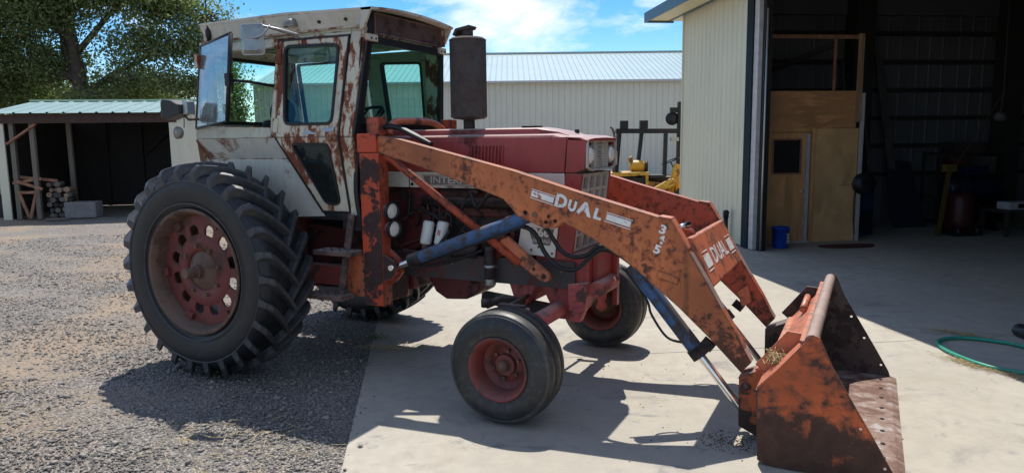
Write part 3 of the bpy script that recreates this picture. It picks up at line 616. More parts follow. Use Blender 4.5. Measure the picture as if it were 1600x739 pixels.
# ---- open fronted shed on the left
SA = R(90-56.0); SH = thing('open_shed', 'small open fronted shed with a pale green ribbed metal roof', 'shed', (-15.2, 5.52, 0), SA)
SW, SZ, SD = 4.42, 2.72, 4.2
MB().box((0, 0, 0), (.20, .05, SZ-.22)).build('front_trim', 'wall_cream', SH)
MB().box((0, .05, 0), (.03, SD, SZ-.1)).build('side_wall', 'wall_cream', SH); MB().box((.032, .06, 0), (.06, SD, SZ-.12)).build('shade_lining', 'int_dark', SH)  # dark sheet added inside the wall to stand for the shed's shade
g = ribbed_panel(0, SD, 0, SZ+.1, .2, .02); g2 = MB(); g2.add(g.v, g.f, M=Matrix.Translation((SW, 0, 0)) @ Matrix.Rotation(R(90), 4, 'Z')); g2.build('side_wall', 'wall_cream', SH)
MB().box((SW-.18, -.03, 0), (SW+.03, .03, SZ-.2)).build('corner_trim', 'wall_cream', SH)
MB().box((0, SD, 0), (SW, SD+.04, SZ+.02)).build('back_wall', 'int_dark', SH)
MB().box((-.02, -.06, SZ-.25), (SW+.02, -.01, SZ-.02)).build('front_beam', 'beam', SH)
for x, h in ((.30, 0), (.78, 0), (1.30, 1.2)): MB().box((x, .05 if x != 1.3 else .9, 0), (x+.11, .16 if x != 1.3 else 1.0, SZ-.2)).build('post', 'old_post', SH)
for x in (.95, 2.0, 3.0, 4.0): MB().box((x, SD-.12, 0), (x+.1, SD-.02, SZ)).build('stud', 'int_dark', SH)
MB().bar((.24, .03, 1.95), (.98, .03, SZ-.26), .05, .09, (0, 1, 0)).build('knee_brace', 'lumber_red', SH)
MB().bar((2.2, SD-.2, 1.6), (3.0, SD-.2, 2.3), .05, .09, (0, 1, 0)).build('knee_brace', 'int_dark', SH)
for y in (1.2, 2.6): MB().box((.05, y, SZ-.15), (SW-.05, y+.06, SZ-.02)).build('rafter', 'int_dark', SH)
rw = (SW+.30)/12
for k in range(12):
    x0 = -.15+k*rw; a = ribbed_panel(0, rw, 0, 2.55, rw, .03, rib=.04); g = MB(); g.add(a.v, a.f, M=Matrix.Translation((x0, -.22, SZ)) @ Matrix.Rotation(R(-80.5), 4, 'X')); g.build('roof_panel', 'roof_teal', SH)
MB().bar((-.16, 2.30, SZ+.445), (SW+.16, 2.30, SZ+.445), .25, .05).build('ridge_cap', corrugated('pale_green_ridge', (.38, .50, .34)), SH)
g = MB(); v = [(-.15, 2.3, SZ+.41), (SW+.15, 2.3, SZ+.41), (SW+.15, 4.6, SZ+.02), (-.15, 4.6, SZ+.02)]
g.add(v+[(a, b, c+.03) for a, b, c in v], [(0, 1, 2, 3), (7, 6, 5, 4), (0, 4, 5, 1), (1, 5, 6, 2), (2, 6, 7, 3), (3, 7, 4, 0)]).build('rear_roof', 'roof_teal', SH)
MB().prism([(0, SZ-.25), (0, SZ-.02), (2.3, SZ+.38), (4.2, SZ+.04), (4.2, SZ-.25)], SW-.02, SW, 'x').build('gable', 'wall_cream', SH)
def shl(x, y, z=0): v = Matrix.Translation((-15.2, 5.52, 0)) @ Matrix.Rotation(SA, 4, 'Z') @ Vector((x, y, z)); return tuple(v)
tag(MB().box((0, 0, 0), (.78, .45, .42)).build('stone_block', plain('grey_concrete_block', (.20, .19, .18), .85, 0, .2, 5, .6), bevel=.015, loc=shl(1.45, .05)), 'grey concrete block at the mouth of the open shed', 'block').rotation_euler = (0, 0, SA)
# firewood stack between the left posts
for k in range(7):
    for j in range(5):
        if k == 6 and j > 2: continue
        L = .45; r = .06+.02*rng.random(); x = 1.02+j*.115+.03*rng.normal(); z = .07+k*.135+.012*rng.normal()
        lg = MB().tube([(0, .12*rng.random(), 0), (0, L, .01*rng.normal())], [r, r*.9], int(rng.integers(4, 8)), smooth=False).build('firewood_log', ['int_wood', 'old_post', 'int_wood', 'int_dark', 'lumber'][int(rng.integers(0, 5))], loc=shl(x, .25, z)); lg.rotation_euler = (0, 0, SA+R(rng.normal()*5))
        tag(lg, '%s log, %s in the %s row of the shed firewood stack' % ('grey', ['leftmost', 'second from the left', 'middle', 'second from the right', 'rightmost'][j], ['bottom', 'second', 'third', 'fourth', 'fifth', 'sixth', 'top'][k]), 'firewood', 'firewood logs stacked in the shed')
wood_boards = [((.25, .1, .95), (.95, .1, 1.05)), ((.25, .15, 1.12), (1.25, .3, .98)), ((.35, .05, 1.0), (.98, .05, .78)), ((.40, .06, .70), (.60, .06, .02)), ((.82, .06, .72), (.62, .06, .02)), ((.36, .07, .70), (.86, .07, .70))]
labs = ['short reddish board lying level between the left shed posts', 'long reddish board resting across the firewood pile', 'orange board slanting down between the shed posts', 'thin stick slanting right below the boards in the shed', 'thin stick slanting left below the boards in the shed', 'flat stick joining the two slanting sticks in the shed']
for (a, bb), lb in zip(wood_boards, labs):
    o = MB().bar(a, bb, .05, .07).build('loose_board', 'lumber_red', loc=(-15.2, 5.52, 0)); o.rotation_euler = (0, 0, SA); tag(o, lb, 'board')
for i, (x, y, a, L) in enumerate(((3.0, -.55, 10, .7), (2.4, -.35, -14, .5), (1.1, -.25, 4, .6), (3.4, -.9, 35, .6))):
    o = MB().box((0, 0, .01), (L, .12, .04)).build('scrap_board', 'old_post', loc=shl(x, y)); o.rotation_euler = (0, 0, SA+R(a))
    tag(o, ['grey scrap board flat on the gravel right of the concrete block', 'short scrap board close in front of the concrete block', 'scrap board lying in front of the firewood stack', 'scrap board lying furthest forward and turned away from the shed'][i], 'board')
# white tank partly in view left of the shed
tk = thing('white_tank', 'white tank on a dark frame just visible left of the shed', 'tank', (-17.3, 6.2, 0), SA)
MB().lathe([(0, -1.2), (.35, -1.15), (.55, -1.0), (.6, -.7), (.6, .7), (.55, 1.0), (.35, 1.15), (0, 1.2)], (.6, 0, 1.15), 'y', 24).build('barrel', 'white_clean', tk)
for y in (-.7, .7): MB().box((.1, y-.06, 0), (1.1, y+.06, .62)).build('cradle', 'blackmetal', tk)

# ---- gravel stones near the camera, straw bits (nobody could count them)
def stones():
    N = 74000; n = 0; P = []
    a = rng.uniform(0, 1, N*3); 
    # sample in polar about the camera so density falls with distance
    r = 2.6+ (rng.random(N*3)**1.35)*15; th = YAW+R(-41)+rng.random(N*3)*R(62)
    x = CAM.x+np.sin(th)*r; y = CAM.y+np.cos(th)*r
    al = (x-K0.x)*YD.x+(y-K0.y)*YD.y
    lim = edge-.01+np.abs(rng.normal(0, 1, N*3))*.03*(rng.random(N*3) < .10)*2
    k = (al < lim) & (al > edge-14); x = x[k][:N]; y = y[k][:N]; al = al[k][:N]; n = len(x)
    z = -.012+(.018*np.sin(x*1.3+y*.7)+.014*np.sin(x*2.9-y*2.1+1)+.01*np.sin(y*4.1+x*.5))*np.clip((-6.3-al)/.8, 0, 1)*(al < -6.3)
    z = np.where(al > edge, .002, z)
    s = np.clip(rng.lognormal(-4.93, .46, n), .004, .028)
    base = np.array([(1, 0, -.2), (-.4, .9, -.25), (-.6, -.8, -.2), (.25, .45, .62), (.2, -.6, .5), (-.5, .05, .55)])
    fc = np.array([(0, 1, 3), (0, 3, 4), (0, 4, 2), (1, 2, 5), (1, 5, 3), (2, 4, 5), (3, 5, 4), (0, 2, 1)])
    ang = rng.random(n)*6.283; c, sn = np.cos(ang), np.sin(ang)
    jit = rng.normal(0, .22, (n, 6, 3)); b = base[None]+jit; b[:, :, 2] *= rng.uniform(.45, 1.0, n)[:, None]; b[:, :, 0] *= rng.uniform(.8, 1.6, n)[:, None]
    X = (b[:, :, 0]*c[:, None]-b[:, :, 1]*sn[:, None])*s[:, None]+x[:, None]; Y = (b[:, :, 0]*sn[:, None]+b[:, :, 1]*c[:, None])*s[:, None]+y[:, None]; Z = b[:, :, 2]*s[:, None]+z[:, None]+s[:, None]*.25
    V = np.stack([X, Y, Z], -1).reshape(-1, 3); Fc = (fc[None]+(np.arange(n)*6)[:, None, None]).reshape(-1)
    me = bpy.data.meshes.new('gravel_stones'); me.vertices.add(len(V)); me.vertices.foreach_set('co', V.ravel()); me.loops.add(len(Fc)); me.loops.foreach_set('vertex_index', Fc)
    me.polygons.add(n*8); me.polygons.foreach_set('loop_start', np.arange(n*8)*3); me.update(calc_edges=True)
    at = me.attributes.new('tone', 'FLOAT', 'POINT'); at.data.foreach_set('value', np.repeat(np.clip(rng.normal(.42, .26, n), 0, 1), 6))
    me.materials.append(MAT['stone']); o = bpy.data.objects.new('gravel_stones', me); COL.objects.link(o); tag(o, 'loose grey crushed rock covering the yard', 'gravel', kind='stuff')
stones()
def straw(name, label, cx, cy, rx, ry, n, ang=0, ln=.09, z=.006):
    g = MB(); ca, sa = math.cos(ang), math.sin(ang)
    for k in range(n):
        u, w = rng.normal(0, .45), rng.normal(0, .45); x = cx+u*rx*ca-w*ry*sa; y = cy+u*rx*sa+w*ry*ca
        a = rng.random()*6.28; L = ln*rng.uniform(.4, 1.3); h = z+rng.random()*.012
        g.bar((x, y, h), (x+math.cos(a)*L, y+math.sin(a)*L, h+rng.uniform(-.003, .012)), .0028, .002)
    return tag(g.build(name, 'straw'), label, 'straw', kind='stuff')
straw('straw_litter', 'scattered straw along the inner side of the green hose', 5.80, 1.60, .42, .06, 260, R(-38))
straw('straw_litter', 'straw swept together beside the top of the hose loop', 5.70, 2.72, .30, .06, 130, R(-10))
straw('straw_litter', 'small patch of straw on the shaded concrete behind the loader arms', 3.10, 5.5, .22, .08, 120, 0)
straw('straw_litter', 'dry grass blades strewn over the gravel at the bottom of the view', 1.35, -2.15, .8, .45, 70, 0, .12, .015)
straw('straw_litter', 'dry grass blades strewn over the gravel at the left', -.9, -2.6, 1.3, .9, 160, 0, .13, .015)
straw('straw_litter', 'pale chaff in the sunny gap beside the rear tyre', 1.0, .05, .5, .12, 200, R(20), .05, .012)
straw('straw_litter', 'stray straws spread over the concrete inside the shop door', 6.5, 5.5, 2.2, 1.8, 160, 0, .14, .004)
def dirt_bits(name, label, cx, cy, rx, ry, n, mat):
    g = MB()
    for k in range(n):
        x = cx+rng.normal(0, .45)*rx; y = cy+rng.normal(0, .45)*ry; s = rng.uniform(.0015, .0045)
        g.box((x-s, y-s*rng.uniform(.5, 1.2), .0005), (x+s, y+s, s*rng.uniform(.6, 1.3)))
    return tag(g.build(name, mat), label, 'dirt', kind='stuff')
dirt_bits('dirt_crumbs', 'brown soil crumbs on the concrete behind the bucket', 4.15, -.75, .22, .16, 340, plain('brown_soil', (.12, .075, .045), .9))
dirt_bits('dirt_crumbs', 'dark crumbs scattered over the concrete under the tractor', 3.2, .3, 2.4, 1.6, 150, 'int_dark')
# small green weeds
def weeds(label, cx, cy, n, s):
    g = MB()
    for k in range(n):
        a = rng.random()*6.28; r = abs(rng.normal(0, s)); x = cx+r*math.cos(a)*1.6; y = cy+r*math.sin(a); h = .02+.03*rng.random(); b_ = rng.random()*6.28
        g.add([(x, y, 0), (x+.012*math.cos(b_), y+.012*math.sin(b_), h*.5), (x+.03*math.cos(b_+.4), y+.03*math.sin(b_+.4), h)], [(0, 1, 2)])
    return tag(g.build('weed_patch', plain('weed_green', (.08, .13, .03), .7)), label, 'weeds', kind='stuff')
weeds('tuft of green weeds on the gravel at the far left', -2.55, -2.0, 90, .07)
weeds('low green weeds where gravel meets concrete behind the front wheel', .62, .30, 160, .08)

# ---- trees
def tree(name, label, x, y, blobs, trunk, limbs, nleaf, ls, mat, seed, lmin=.0):
    r = np.random.default_rng(seed); t = thing(name, label, 'tree', (x, y, 0))
    g = MB(); g.tube(trunk[0], trunk[1], 12); g.build('trunk', 'bark', t)
    g = MB()
    for p, q in limbs: g.tube(p, q, 7)
    # fine twigs from limb ends into the blobs
    for c, rad, dens in blobs:
        for k in range(10):
            d = r.normal(0, 1, 3); d /= np.linalg.norm(d); e = np.array(c)+d*np.array(rad)*.85; s0 = np.array(c)+r.normal(0, .15, 3)*np.array(rad)
            mid = (s0+e)/2+r.normal(0, .15, 3); g.tube([tuple(s0), tuple(mid), tuple(e)], [.045, .03, .01], 5)
    g.build('branches', 'bark', t)
    tot = sum(b[2]*b[1][0]*b[1][2] for b in blobs); P = []
    for c, rad, dens in blobs:
        n = int(nleaf*dens*rad[0]*rad[2]/tot); ncl = max(6, n//90)
        d = r.normal(0, 1, (ncl, 3)); d /= np.linalg.norm(d, axis=1)[:, None]; cc = np.array(c)+d*(r.random(ncl)**.45)[:, None]*np.array(rad)
        ci = r.integers(0, ncl, n); sz = r.uniform(.20, .58, ncl)[ci]
        P.append(cc[ci]+r.normal(0, 1, (n, 3))*sz[:, None]*np.array([1, 1, .7]))
    P = np.concatenate(P); n = len(P); s = ls*r.uniform(.6, 1.3, n)
    a = r.normal(0, 1, (n, 3)); a /= np.linalg.norm(a, axis=1)[:, None]; b = np.cross(a, r.normal(0, 1, (n, 3))); b /= np.linalg.norm(b, axis=1)[:, None]; c = np.cross(a, b)*.25
    V = np.stack([P-a*s[:, None], P+b*s[:, None]*.55+c*s[:, None], P+a*s[:, None], P-b*s[:, None]*.55+c*s[:, None]], 1).reshape(-1, 3)
    me = bpy.data.meshes.new('crown'); me.vertices.add(n*4); me.vertices.foreach_set('co', V.ravel()); me.loops.add(n*4); me.loops.foreach_set('vertex_index', np.arange(n*4))
    me.polygons.add(n); me.polygons.foreach_set('loop_start', np.arange(n)*4); me.update(calc_edges=True)
    at = me.attributes.new('tone', 'FLOAT', 'POINT'); at.data.foreach_set('value', np.repeat(np.clip(r.normal(.45, .25, n), 0, 1), 4))
    me.materials.append(MAT[mat]); o = bpy.data.objects.new('crown', me); COL.objects.link(o); o.parent = t; return t
# local axes of the big tree: x right in the view (0.895,0.445), written in world offsets
rx_, ry_ = .895, .446
def wv(u, w, z): return (rx_*u-ry_*w, ry_*u+rx_*w, z)
def bl(u, w, z, a, b, d=1): return (wv(u, w, z), (a, a, b), d)
tree('cottonwood_tree', 'big dark leafy tree with a thick trunk rising behind the open shed', -24.7, 14.2,
     [bl(-.3, 0, 9.5, 3.0, 2.2), bl(-2.4, -.5, 7.6, 2.2, 1.3), bl(2.2, .3, 8.4, 2.2, 1.3), bl(-4.3, 0, 6.4, 2.0, 1.3), bl(3.9, .2, 7.6, 1.5, .9), bl(2.9, -.4, 5.9, 1.6, .8, .8), bl(-1.9, .5, 5.3, 1.7, .9, 1.1), bl(4.6, .5, 5.9, 1.0, .9, .8), bl(-4.6, .3, 4.6, 1.7, 1.1), bl(1.6, 1.0, 4.3, 1.6, .65, .9), bl(4.2, .8, 4.3, 1.3, .6, .9), bl(-.8, -.6, 7.1, 1.5, .9, .8), bl(5.3, 0, 7.0, .8, .6, .5), bl(3.3, -1.0, 4.6, 1.5, .6, .6), bl(1.2, -1.5, 3.8, 1.3, .45, .5)],
     ([(0, 0, 0), wv(.05, 0, 2), wv(-.05, 0, 4.2), wv(-.3, 0, 6.5), wv(-.6, 0, 9)], [.42, .35, .30, .20, .09]),
     [([wv(0, 0, 3.9), wv(1.2, -.2, 4.7), wv(2.4, -.3, 5.2), wv(3.4, -.2, 5.7), wv(4.4, 0, 5.9)], [.13, .11, .08, .05, .03]), ([wv(-.1, 0, 4.6), wv(-1.6, .2, 5.2), wv(-3.6, .2, 5.3)], [.2, .13, .05]),
      ([wv(-.2, 0, 5.6), wv(1.2, .2, 7.2), wv(2.6, .3, 8.6)], [.14, .10, .04]), ([wv(-.3, 0, 6.2), wv(-1.4, -.2, 7.3), wv(-3.0, -.4, 8.2)], [.18, .12, .05]), ([wv(0, 0, 3.5), wv(-.8, .3, 6.0), wv(-.9, .3, 8.0)], [.22, .15, .05]),
      ([wv(1.0, -.2, 4.6), wv(2.4, 0, 4.5), wv(4.2, .3, 4.4)], [.1, .07, .03])], 92000, .078, 'leaf', 5)
tree('distant_tree', 'dark tree filling the upper left corner beyond the big trunk', -31.0, 13.0,
     [bl(-2.0, 0, 8.2, 3.0, 2.4), bl(-1.0, 0, 5.0, 2.6, 1.6), bl(2.0, 1, 4.6, 2.2, 1.0)], ([(0, 0, 0), (0, 0, 4), (0, 0, 8)], [.3, .22, .08]), [], 26000, .11, 'leaf', 8)
tree('distant_tree', 'low bushy tree seen between the trunk and the cab', -29.5, 17.5,
     [bl(-1.5, 0, 3.7, 2.3, 1.0), bl(1.6, .3, 3.9, 2.0, 1.0), bl(3.9, 0, 3.4, 1.3, .9)], ([(0, 0, 0), (0, 0, 2), (0, 0, 4)], [.2, .15, .06]), [], 20000, .10, 'leaf', 9)
tree('young_tree', 'bright green young tree at the left end of the long building', -22.35, 19.9,
     [bl(-.1, 0, 5.3, .5, .9), bl(.05, 0, 4.0, .5, .9), bl(-.3, 0, 3.2, .5, .8), bl(.05, 0, 2.3, .45, .8)], ([(0, 0, 0), (0, 0, 2.5), (0, 0, 5.5)], [.08, .06, .02]), [], 6500, .075, 'leaf2', 10)

# ---- yellow machine with black roll bars
ym = thing('yellow_yard_machine', 'yellow machine with a black roll bar frame parked behind the shop corner', 'machine', (0, 0, 0), FDA)
YO = CAM+Vector((-math.sin(FDA), math.cos(FDA), 0))*17; ym.location = (YO.x, YO.y, 0)
def ymb(g, n, m_, par=None, **k): return g.build(n, m_, par or ym, **k)
for a, b_ in (((2.46, 0, .7), (2.56, 0, 2.08)), ((2.93, .1, .5), (3.10, .1, 2.10)), ((3.62, 0, 1.0), (3.64, 0, 2.06)), ((2.60, 1.0, .7), (2.68, 1.0, 2.06))): ymb(MB().bar(a, b_, .085, .085), 'roll_bar_post', 'blackmetal')
ymb(MB().bar((2.48, 0, 2.08), (4.4, 0, 2.06), .08, .11), 'roll_bar_beam', 'blackmetal'); ymb(MB().bar((2.6, 1.0, 2.08), (4.4, 1.0, 2.06), .08, .09), 'roll_bar_beam', 'blackmetal')
ymb(MB().bar((2.52, 0, 2.08), (2.64, 1.0, 2.08), .08, .09), 'roll_bar_beam', 'blackmetal')
for x in (2.66, 3.12): ymb(MB().box((x-.09, -.08, 2.13), (x+.09, .08, 2.32)), 'lamp_box', 'blackmetal', bevel=.01)
ymb(MB().tube([(2.40, -.1, .9), (2.42, -.1, 2.0), (2.38, -.1, 2.13), (2.33, -.1, 2.18)], .028, 10), 'exhaust_stack', 'step')
ymb(MB().tube([(2.44, -.1, 1.3), (2.44, -.1, 1.62)], .055, 12), 'stack_guard', 'straw')
ymb(MB().prism([(2.28, 1.02), (3.2, 1.06), (3.2, 1.13), (2.3, 1.12)], -.3, .7), 'engine_cover', 'yellow', bevel=.01)
ymb(MB().box((2.3, -.25, .2), (3.15, .65, 1.0)), 'engine_block', 'engine')
ymb(MB().box((3.13, -.3, .3), (3.19, .7, 1.05)), 'bulkhead', 'yellow')
ymb(MB().lathe([(0, -.17), (.11, -.17), (.14, -.1), (.14, .1), (.11, .17), (0, .17)], (2.98, 0, 1.26), 'x', 20), 'air_cleaner', 'yellow')
ymb(MB().tube([(2.86, 0, 1.3), (2.80, 0, 1.42), (2.86, 0, 1.46)], .05, 10), 'air_inlet', 'yellow')
ymb(MB().lathe([(0, .0), (.15, 0), (.15, .06), (0, .06)], (3.15, 0, 1.24), 'x', 20), 'end_cap', 'black')
ymb(MB().box((3.24, -.2, .98), (3.62, .3, 1.06)), 'seat', 'vinyl', bevel=.02)
ymb(MB().bar((3.2, -.3, .62), (3.75, -.3, .9), .2, .18), 'fender', 'yellow', bevel=.02); ymb(MB().bar((3.55, -.35, .45), (4.2, -.35, .78), .16, .14), 'lift_arm', 'yellow', bevel=.02)
ymb(MB().bar((3.70, -.1, .55), (3.92, -.1, 1.30), .10, .16), 'dash_column', 'yellow', bevel=.02); ymb(MB().box((3.3, -.3, .0), (4.6, .6, .55)), 'chassis', 'yellow', bevel=.02)
ymb(MB().box((3.2, .35, .25), (4.55, .8, .98)), 'rear_body', 'engine', bevel=.02); ymb(MB().box((3.95, .2, .5), (4.5, .34, 1.05)), 'side_panel', 'yellow', bevel=.02); ymb(MB().prism([(3.2, .55), (3.9, .55), (3.75, .82), (3.2, .90)], -.1, .3), 'floor_cowl', 'yellow', bevel=.02)
ymb(MB().tube([(3.50, -.2, .55), (3.60, -.2, .85), (3.85, -.2, .95)], .05, 8), 'hydraulic_tube', 'yellow')
g = MB(); ringp = [(3.76+.20*math.cos(a), .2*math.sin(a), 1.37+.075*math.cos(a)) for a in np.linspace(0, 2*math.pi, 25)]
g.tube(ringp, .013, 6, cap=False); g.tube([(3.57, 0, 1.30), (3.76, 0, 1.35), (3.95, 0, 1.44)], .010, 6); g.tube([(3.76, 0, 1.35), (3.84, 0, 1.2)], .015, 6); ymb(g, 'steering_wheel', 'blackmetal')
ymb(MB().bar((4.02, .3, .6), (4.04, .3, 2.75), .12, .12), 'mast', 'blackmetal'); ymb(MB().box((3.80, .25, 2.50), (4.1, .35, 2.62)), 'mast_bracket', 'blackmetal')
ymb(MB().lathe([(0, -.03), (.15, -.03), (.16, 0), (.15, .03), (0, .03)], (3.85, .3, 2.36), 'y', 22), 'mast_wheel', 'blackmetal'); ymb(MB().box((3.82, .2, 1.83), (4.0, .35, 1.92)), 'control_box', 'glassframe')
for x in (2.6, 4.1):
    w_ = group_empty('wheel', ym, (x, -.55, .42)); MB().lathe([(.2, -.12), (.38, -.13), (.42, -.08), (.42, .08), (.38, .13), (.2, .12)], (0, 0, 0), 'y', 28).build('tyre', 'tyre_f', w_); MB().lathe([(0, -.05), (.2, -.06), (.2, .1), (0, .1)], (0, 0, 0), 'y', 20).build('rim', 'yellow', w_)

# ================================================================== THE TRACTOR  (x forward, y to its left, origin under the rear axle)
T = thing('loader_tractor', 'old red and cream tractor with a cab and an orange front loader', 'tractor')
TR, TF, WB = 1.026, 1.005, 2.717
# ---- rear wheels
RR = .875
def rear_wheel(y, side):      # side -1 = near (outer face towards -y)
    w = group_empty('rear_wheel', T, (0, y, RR)); s = side
    def L(p): return [(r, a*s) for r, a in p]
    prof = [(.50, .205), (.535, .225), (.60, .245), (.69, .252), (.755, .243), (.790, .222), (.810, .185), (.822, .10), (.826, 0), (.822, -.10), (.810, -.185), (.790, -.222), (.755, -.243), (.69, -.252), (.60, -.245), (.535, -.225), (.50, -.205)]
    MB().lathe(prof, (0, 0, 0), 'y', 96).build('tyre', 'tyre', w)
    g = MB()
    for r in (.555, .735): g.lathe([(r, s*.247), (r+.006, s*.2535), (r+.012, s*.249)], (0, 0, 0), 'y', 96)
    g.build('sidewall_ring', 'lug', w)
    # rim: wide well seen through the outer side
    MB().lathe(L([(.492, .235), (.518, .240), (.520, .225), (.497, .205), (.490, .17), (.474, .13), (.474, -.13), (.490, -.17), (.497, -.205), (.520, -.225), (.518, -.240), (.492, -.235), (.475, -.17), (.458, -.13), (.458, .13), (.474, .17)]), (0, 0, 0), 'y', 72, close=True).build('rim', 'rustrim', w)
    # wheel disc with twelve hand holes
    holes = []
    for k in range(12):
        a = R(15+30*k); ca, sa = math.cos(a), math.sin(a); h = []
        for u, v_ in ((.275, -.022), (.30, -.045), (.345, -.052), (.375, -.035), (.385, 0), (.375, .035), (.345, .052), (.30, .045), (.275, .022)): h.append((u*ca-v_*sa, u*sa+v_*ca))
        holes.append(h)
    for a in (45, 135, 225, 315): holes.append(circle(.235*math.cos(R(a+7)), .235*math.sin(R(a+7)), .014, 8))
    outer = []
    for k in range(72):
        a = 2*math.pi*k/72; outer.append((.458*math.cos(a), .458*math.sin(a)))
    MB().prism(outer, s*.102, s*.120, 'y', holes).build('wheel_disc', 'redrim', w)
    MB().lathe(L([(.30, .1205), (.26, .135), (.17, .142), (.165, .121)]), (0, 0, 0), 'y', 48).build('disc_boss', 'redrim', w)
    for k in range(8):
        a = R(12+45*k); MB().lathe([(0, s*.16), (.016, s*.16), (.018, s*.14)], (.20*math.cos(a), 0, .20*math.sin(a)), 'y', 6, smooth=False).build('wheel_bolt', 'rustrim', w)
    MB().lathe(L([(.165, .121), (.120, .15), (.095, .165), (.06, .17), (.058, .21), (.046, .215)]), (0, 0, 0), 'y', 36).build('hub', 'rustrim', w, angle=30)
    MB().lathe(L([(0, .31), (.038, .31), (.043, .30), (.043, .05)]), (0, 0, 0), 'y', 28).build('axle_shaft', 'rustrim', w, angle=30)
    for k in range(6):                     # clamp lugs holding disc to rim
        a = R(60*k+5); M = Matrix.Rotation(-a, 4, 'Y'); MB().box((.40, s*.12, -.035), (.455, s*.150, .035), M).build('rim_clamp', 'redrim', w)
    return w
rw1 = rear_wheel(-TR, -1); rw2 = rear_wheel(TR, 1)
def lug_mesh(sg):
    """one tread bar from the shoulder (y=sg*.25) past the centre, leaning forward; centred on angle 0 = +x"""
    n = 10; v = []; f = []
    for i in range(n+1):
        t = i/n; y = sg*(.247-.285*t)
        ph = (.115*t+.225*t**1.35)                        # centre leads
        rt = .888-.022*abs(y/.25)**3-(.045 if i == 0 else 0); rb = .80-.03*abs(y/.25)**3 if i else .745
        if i == 0: y = sg*.251
        wt, wb = (.026 if i < 4 else .023)/.87, .040/.84
        if i == n: wt *= .75; wb *= .9
        for rr_, d in ((rb, -wb), (rt, -wt), (rt, wt), (rb, wb)):
            a = ph+d; v.append((rr_*math.cos(a), y, -rr_*math.sin(a)))
    for i in range(n):
        for k in range(3): f.append((i*4+k, i*4+k+1, i*4+k+5, i*4+k+4))
    f.append((0, 1, 2, 3)); f.append(tuple(n*4+k for k in (3, 2, 1, 0)))
    return MB().add(v, f)
def mesh_only(g, mat, bev=0):
    o = g.build('tmp_mesh', mat); me = o.data; bpy.data.objects.remove(o); me.name = 'tread_lug'; return me
lm = {1: mesh_only(lug_mesh(1), 'lug'), -1: mesh_only(lug_mesh(-1), 'lug')}
for w in (rw1, rw2):
    for k in range(26):
        for sg in (1, -1):
            o = inst('tread_lug', lm[sg], w, rot=(0, 2*math.pi*(k+(.5 if sg > 0 else 0))/26, 0))
            b = o.modifiers.new('bevel', 'BEVEL'); b.width = .006; b.segments = 2; b.limit_method = 'ANGLE'; b.angle_limit = R(40)
# ---- front wheels
FR = .393
def front_wheel(y, s):
    w = group_empty('front_wheel', T, (WB, y, FR))
    def L(p): return [(r, a*s) for r, a in p]
    MB().lathe(L([(.208, .135), (.235, .150), (.285, .158), (.325, .150), (.352, .132)]), (0, 0, 0), 'y', 64).build('sidewall', 'tyre_f', w)
    MB().lathe(L([(.208, -.135), (.235, -.150), (.285, -.158), (.325, -.150), (.352, -.132)]), (0, 0, 0), 'y', 64).build('sidewall', 'tyre_f', w)
    MB().lathe(L([(.352, .132), (.374, .122), (.384, .10), (.388, .062), (.384, .056), (.356, .052), (.356, .034), (.388, .029), (.392, .024), (.392, -.024), (.388, -.029), (.356, -.034), (.356, -.052), (.384, -.056), (.388, -.062), (.384, -.10), (.374, -.122), (.352, -.132)]), (0, 0, 0), 'y', 72).build('tread', 'tread_f', w, angle=40)
    MB().lathe([(.352, s*.1325), (.357, s*.137), (.36, s*.131)], (0, 0, 0), 'y', 64).build('shoulder_ring', 'tread_f', w)
    MB().lathe(L([(.205, .150), (.219, .155), (.222, .145), (.204, .125), (.190, .10), (.186, .02), (.180, -.04), (.204, -.12), (.222, -.145), (.219, -.155), (.205, -.150), (.188, -.12), (.165, -.04), (.170, .02), (.176, .10), (.190, .125)]), (0, 0, 0), 'y', 56, close=True).build('rim', 'redrim', w)
    MB().lathe(L([(.172, .015), (.150, .005), (.125, -.02), (.11, -.01), (.075, .0), (.072, .03), (.035, .034), (0, .036)]), (0, 0, 0), 'y', 40).build('wheel_disc', 'redrim', w, angle=30)
    MB().lathe(L([(.04, .03), (.038, .065), (.028, .078), (0, .08)]), (0, 0, 0), 'y', 24).build('hub_cap', 'rustrim', w)
    for k in range(6):
        a = R(60*k+20); MB().lathe([(0, s*.018), (.012, s*.018), (.013, -s*.012)], (.098*math.cos(a), 0, .098*math.sin(a)), 'y', 6, smooth=False).build('wheel_nut', 'rustrim', w)
    MB().lathe(L([(0, -.10), (.06, -.10), (.075, -.06), (.11, -.02)]), (0, 0, 0), 'y', 28).build('inner_hub', 'rustrim', w)
    return w
front_wheel(-TF, -1); front_wheel(TF, 1)
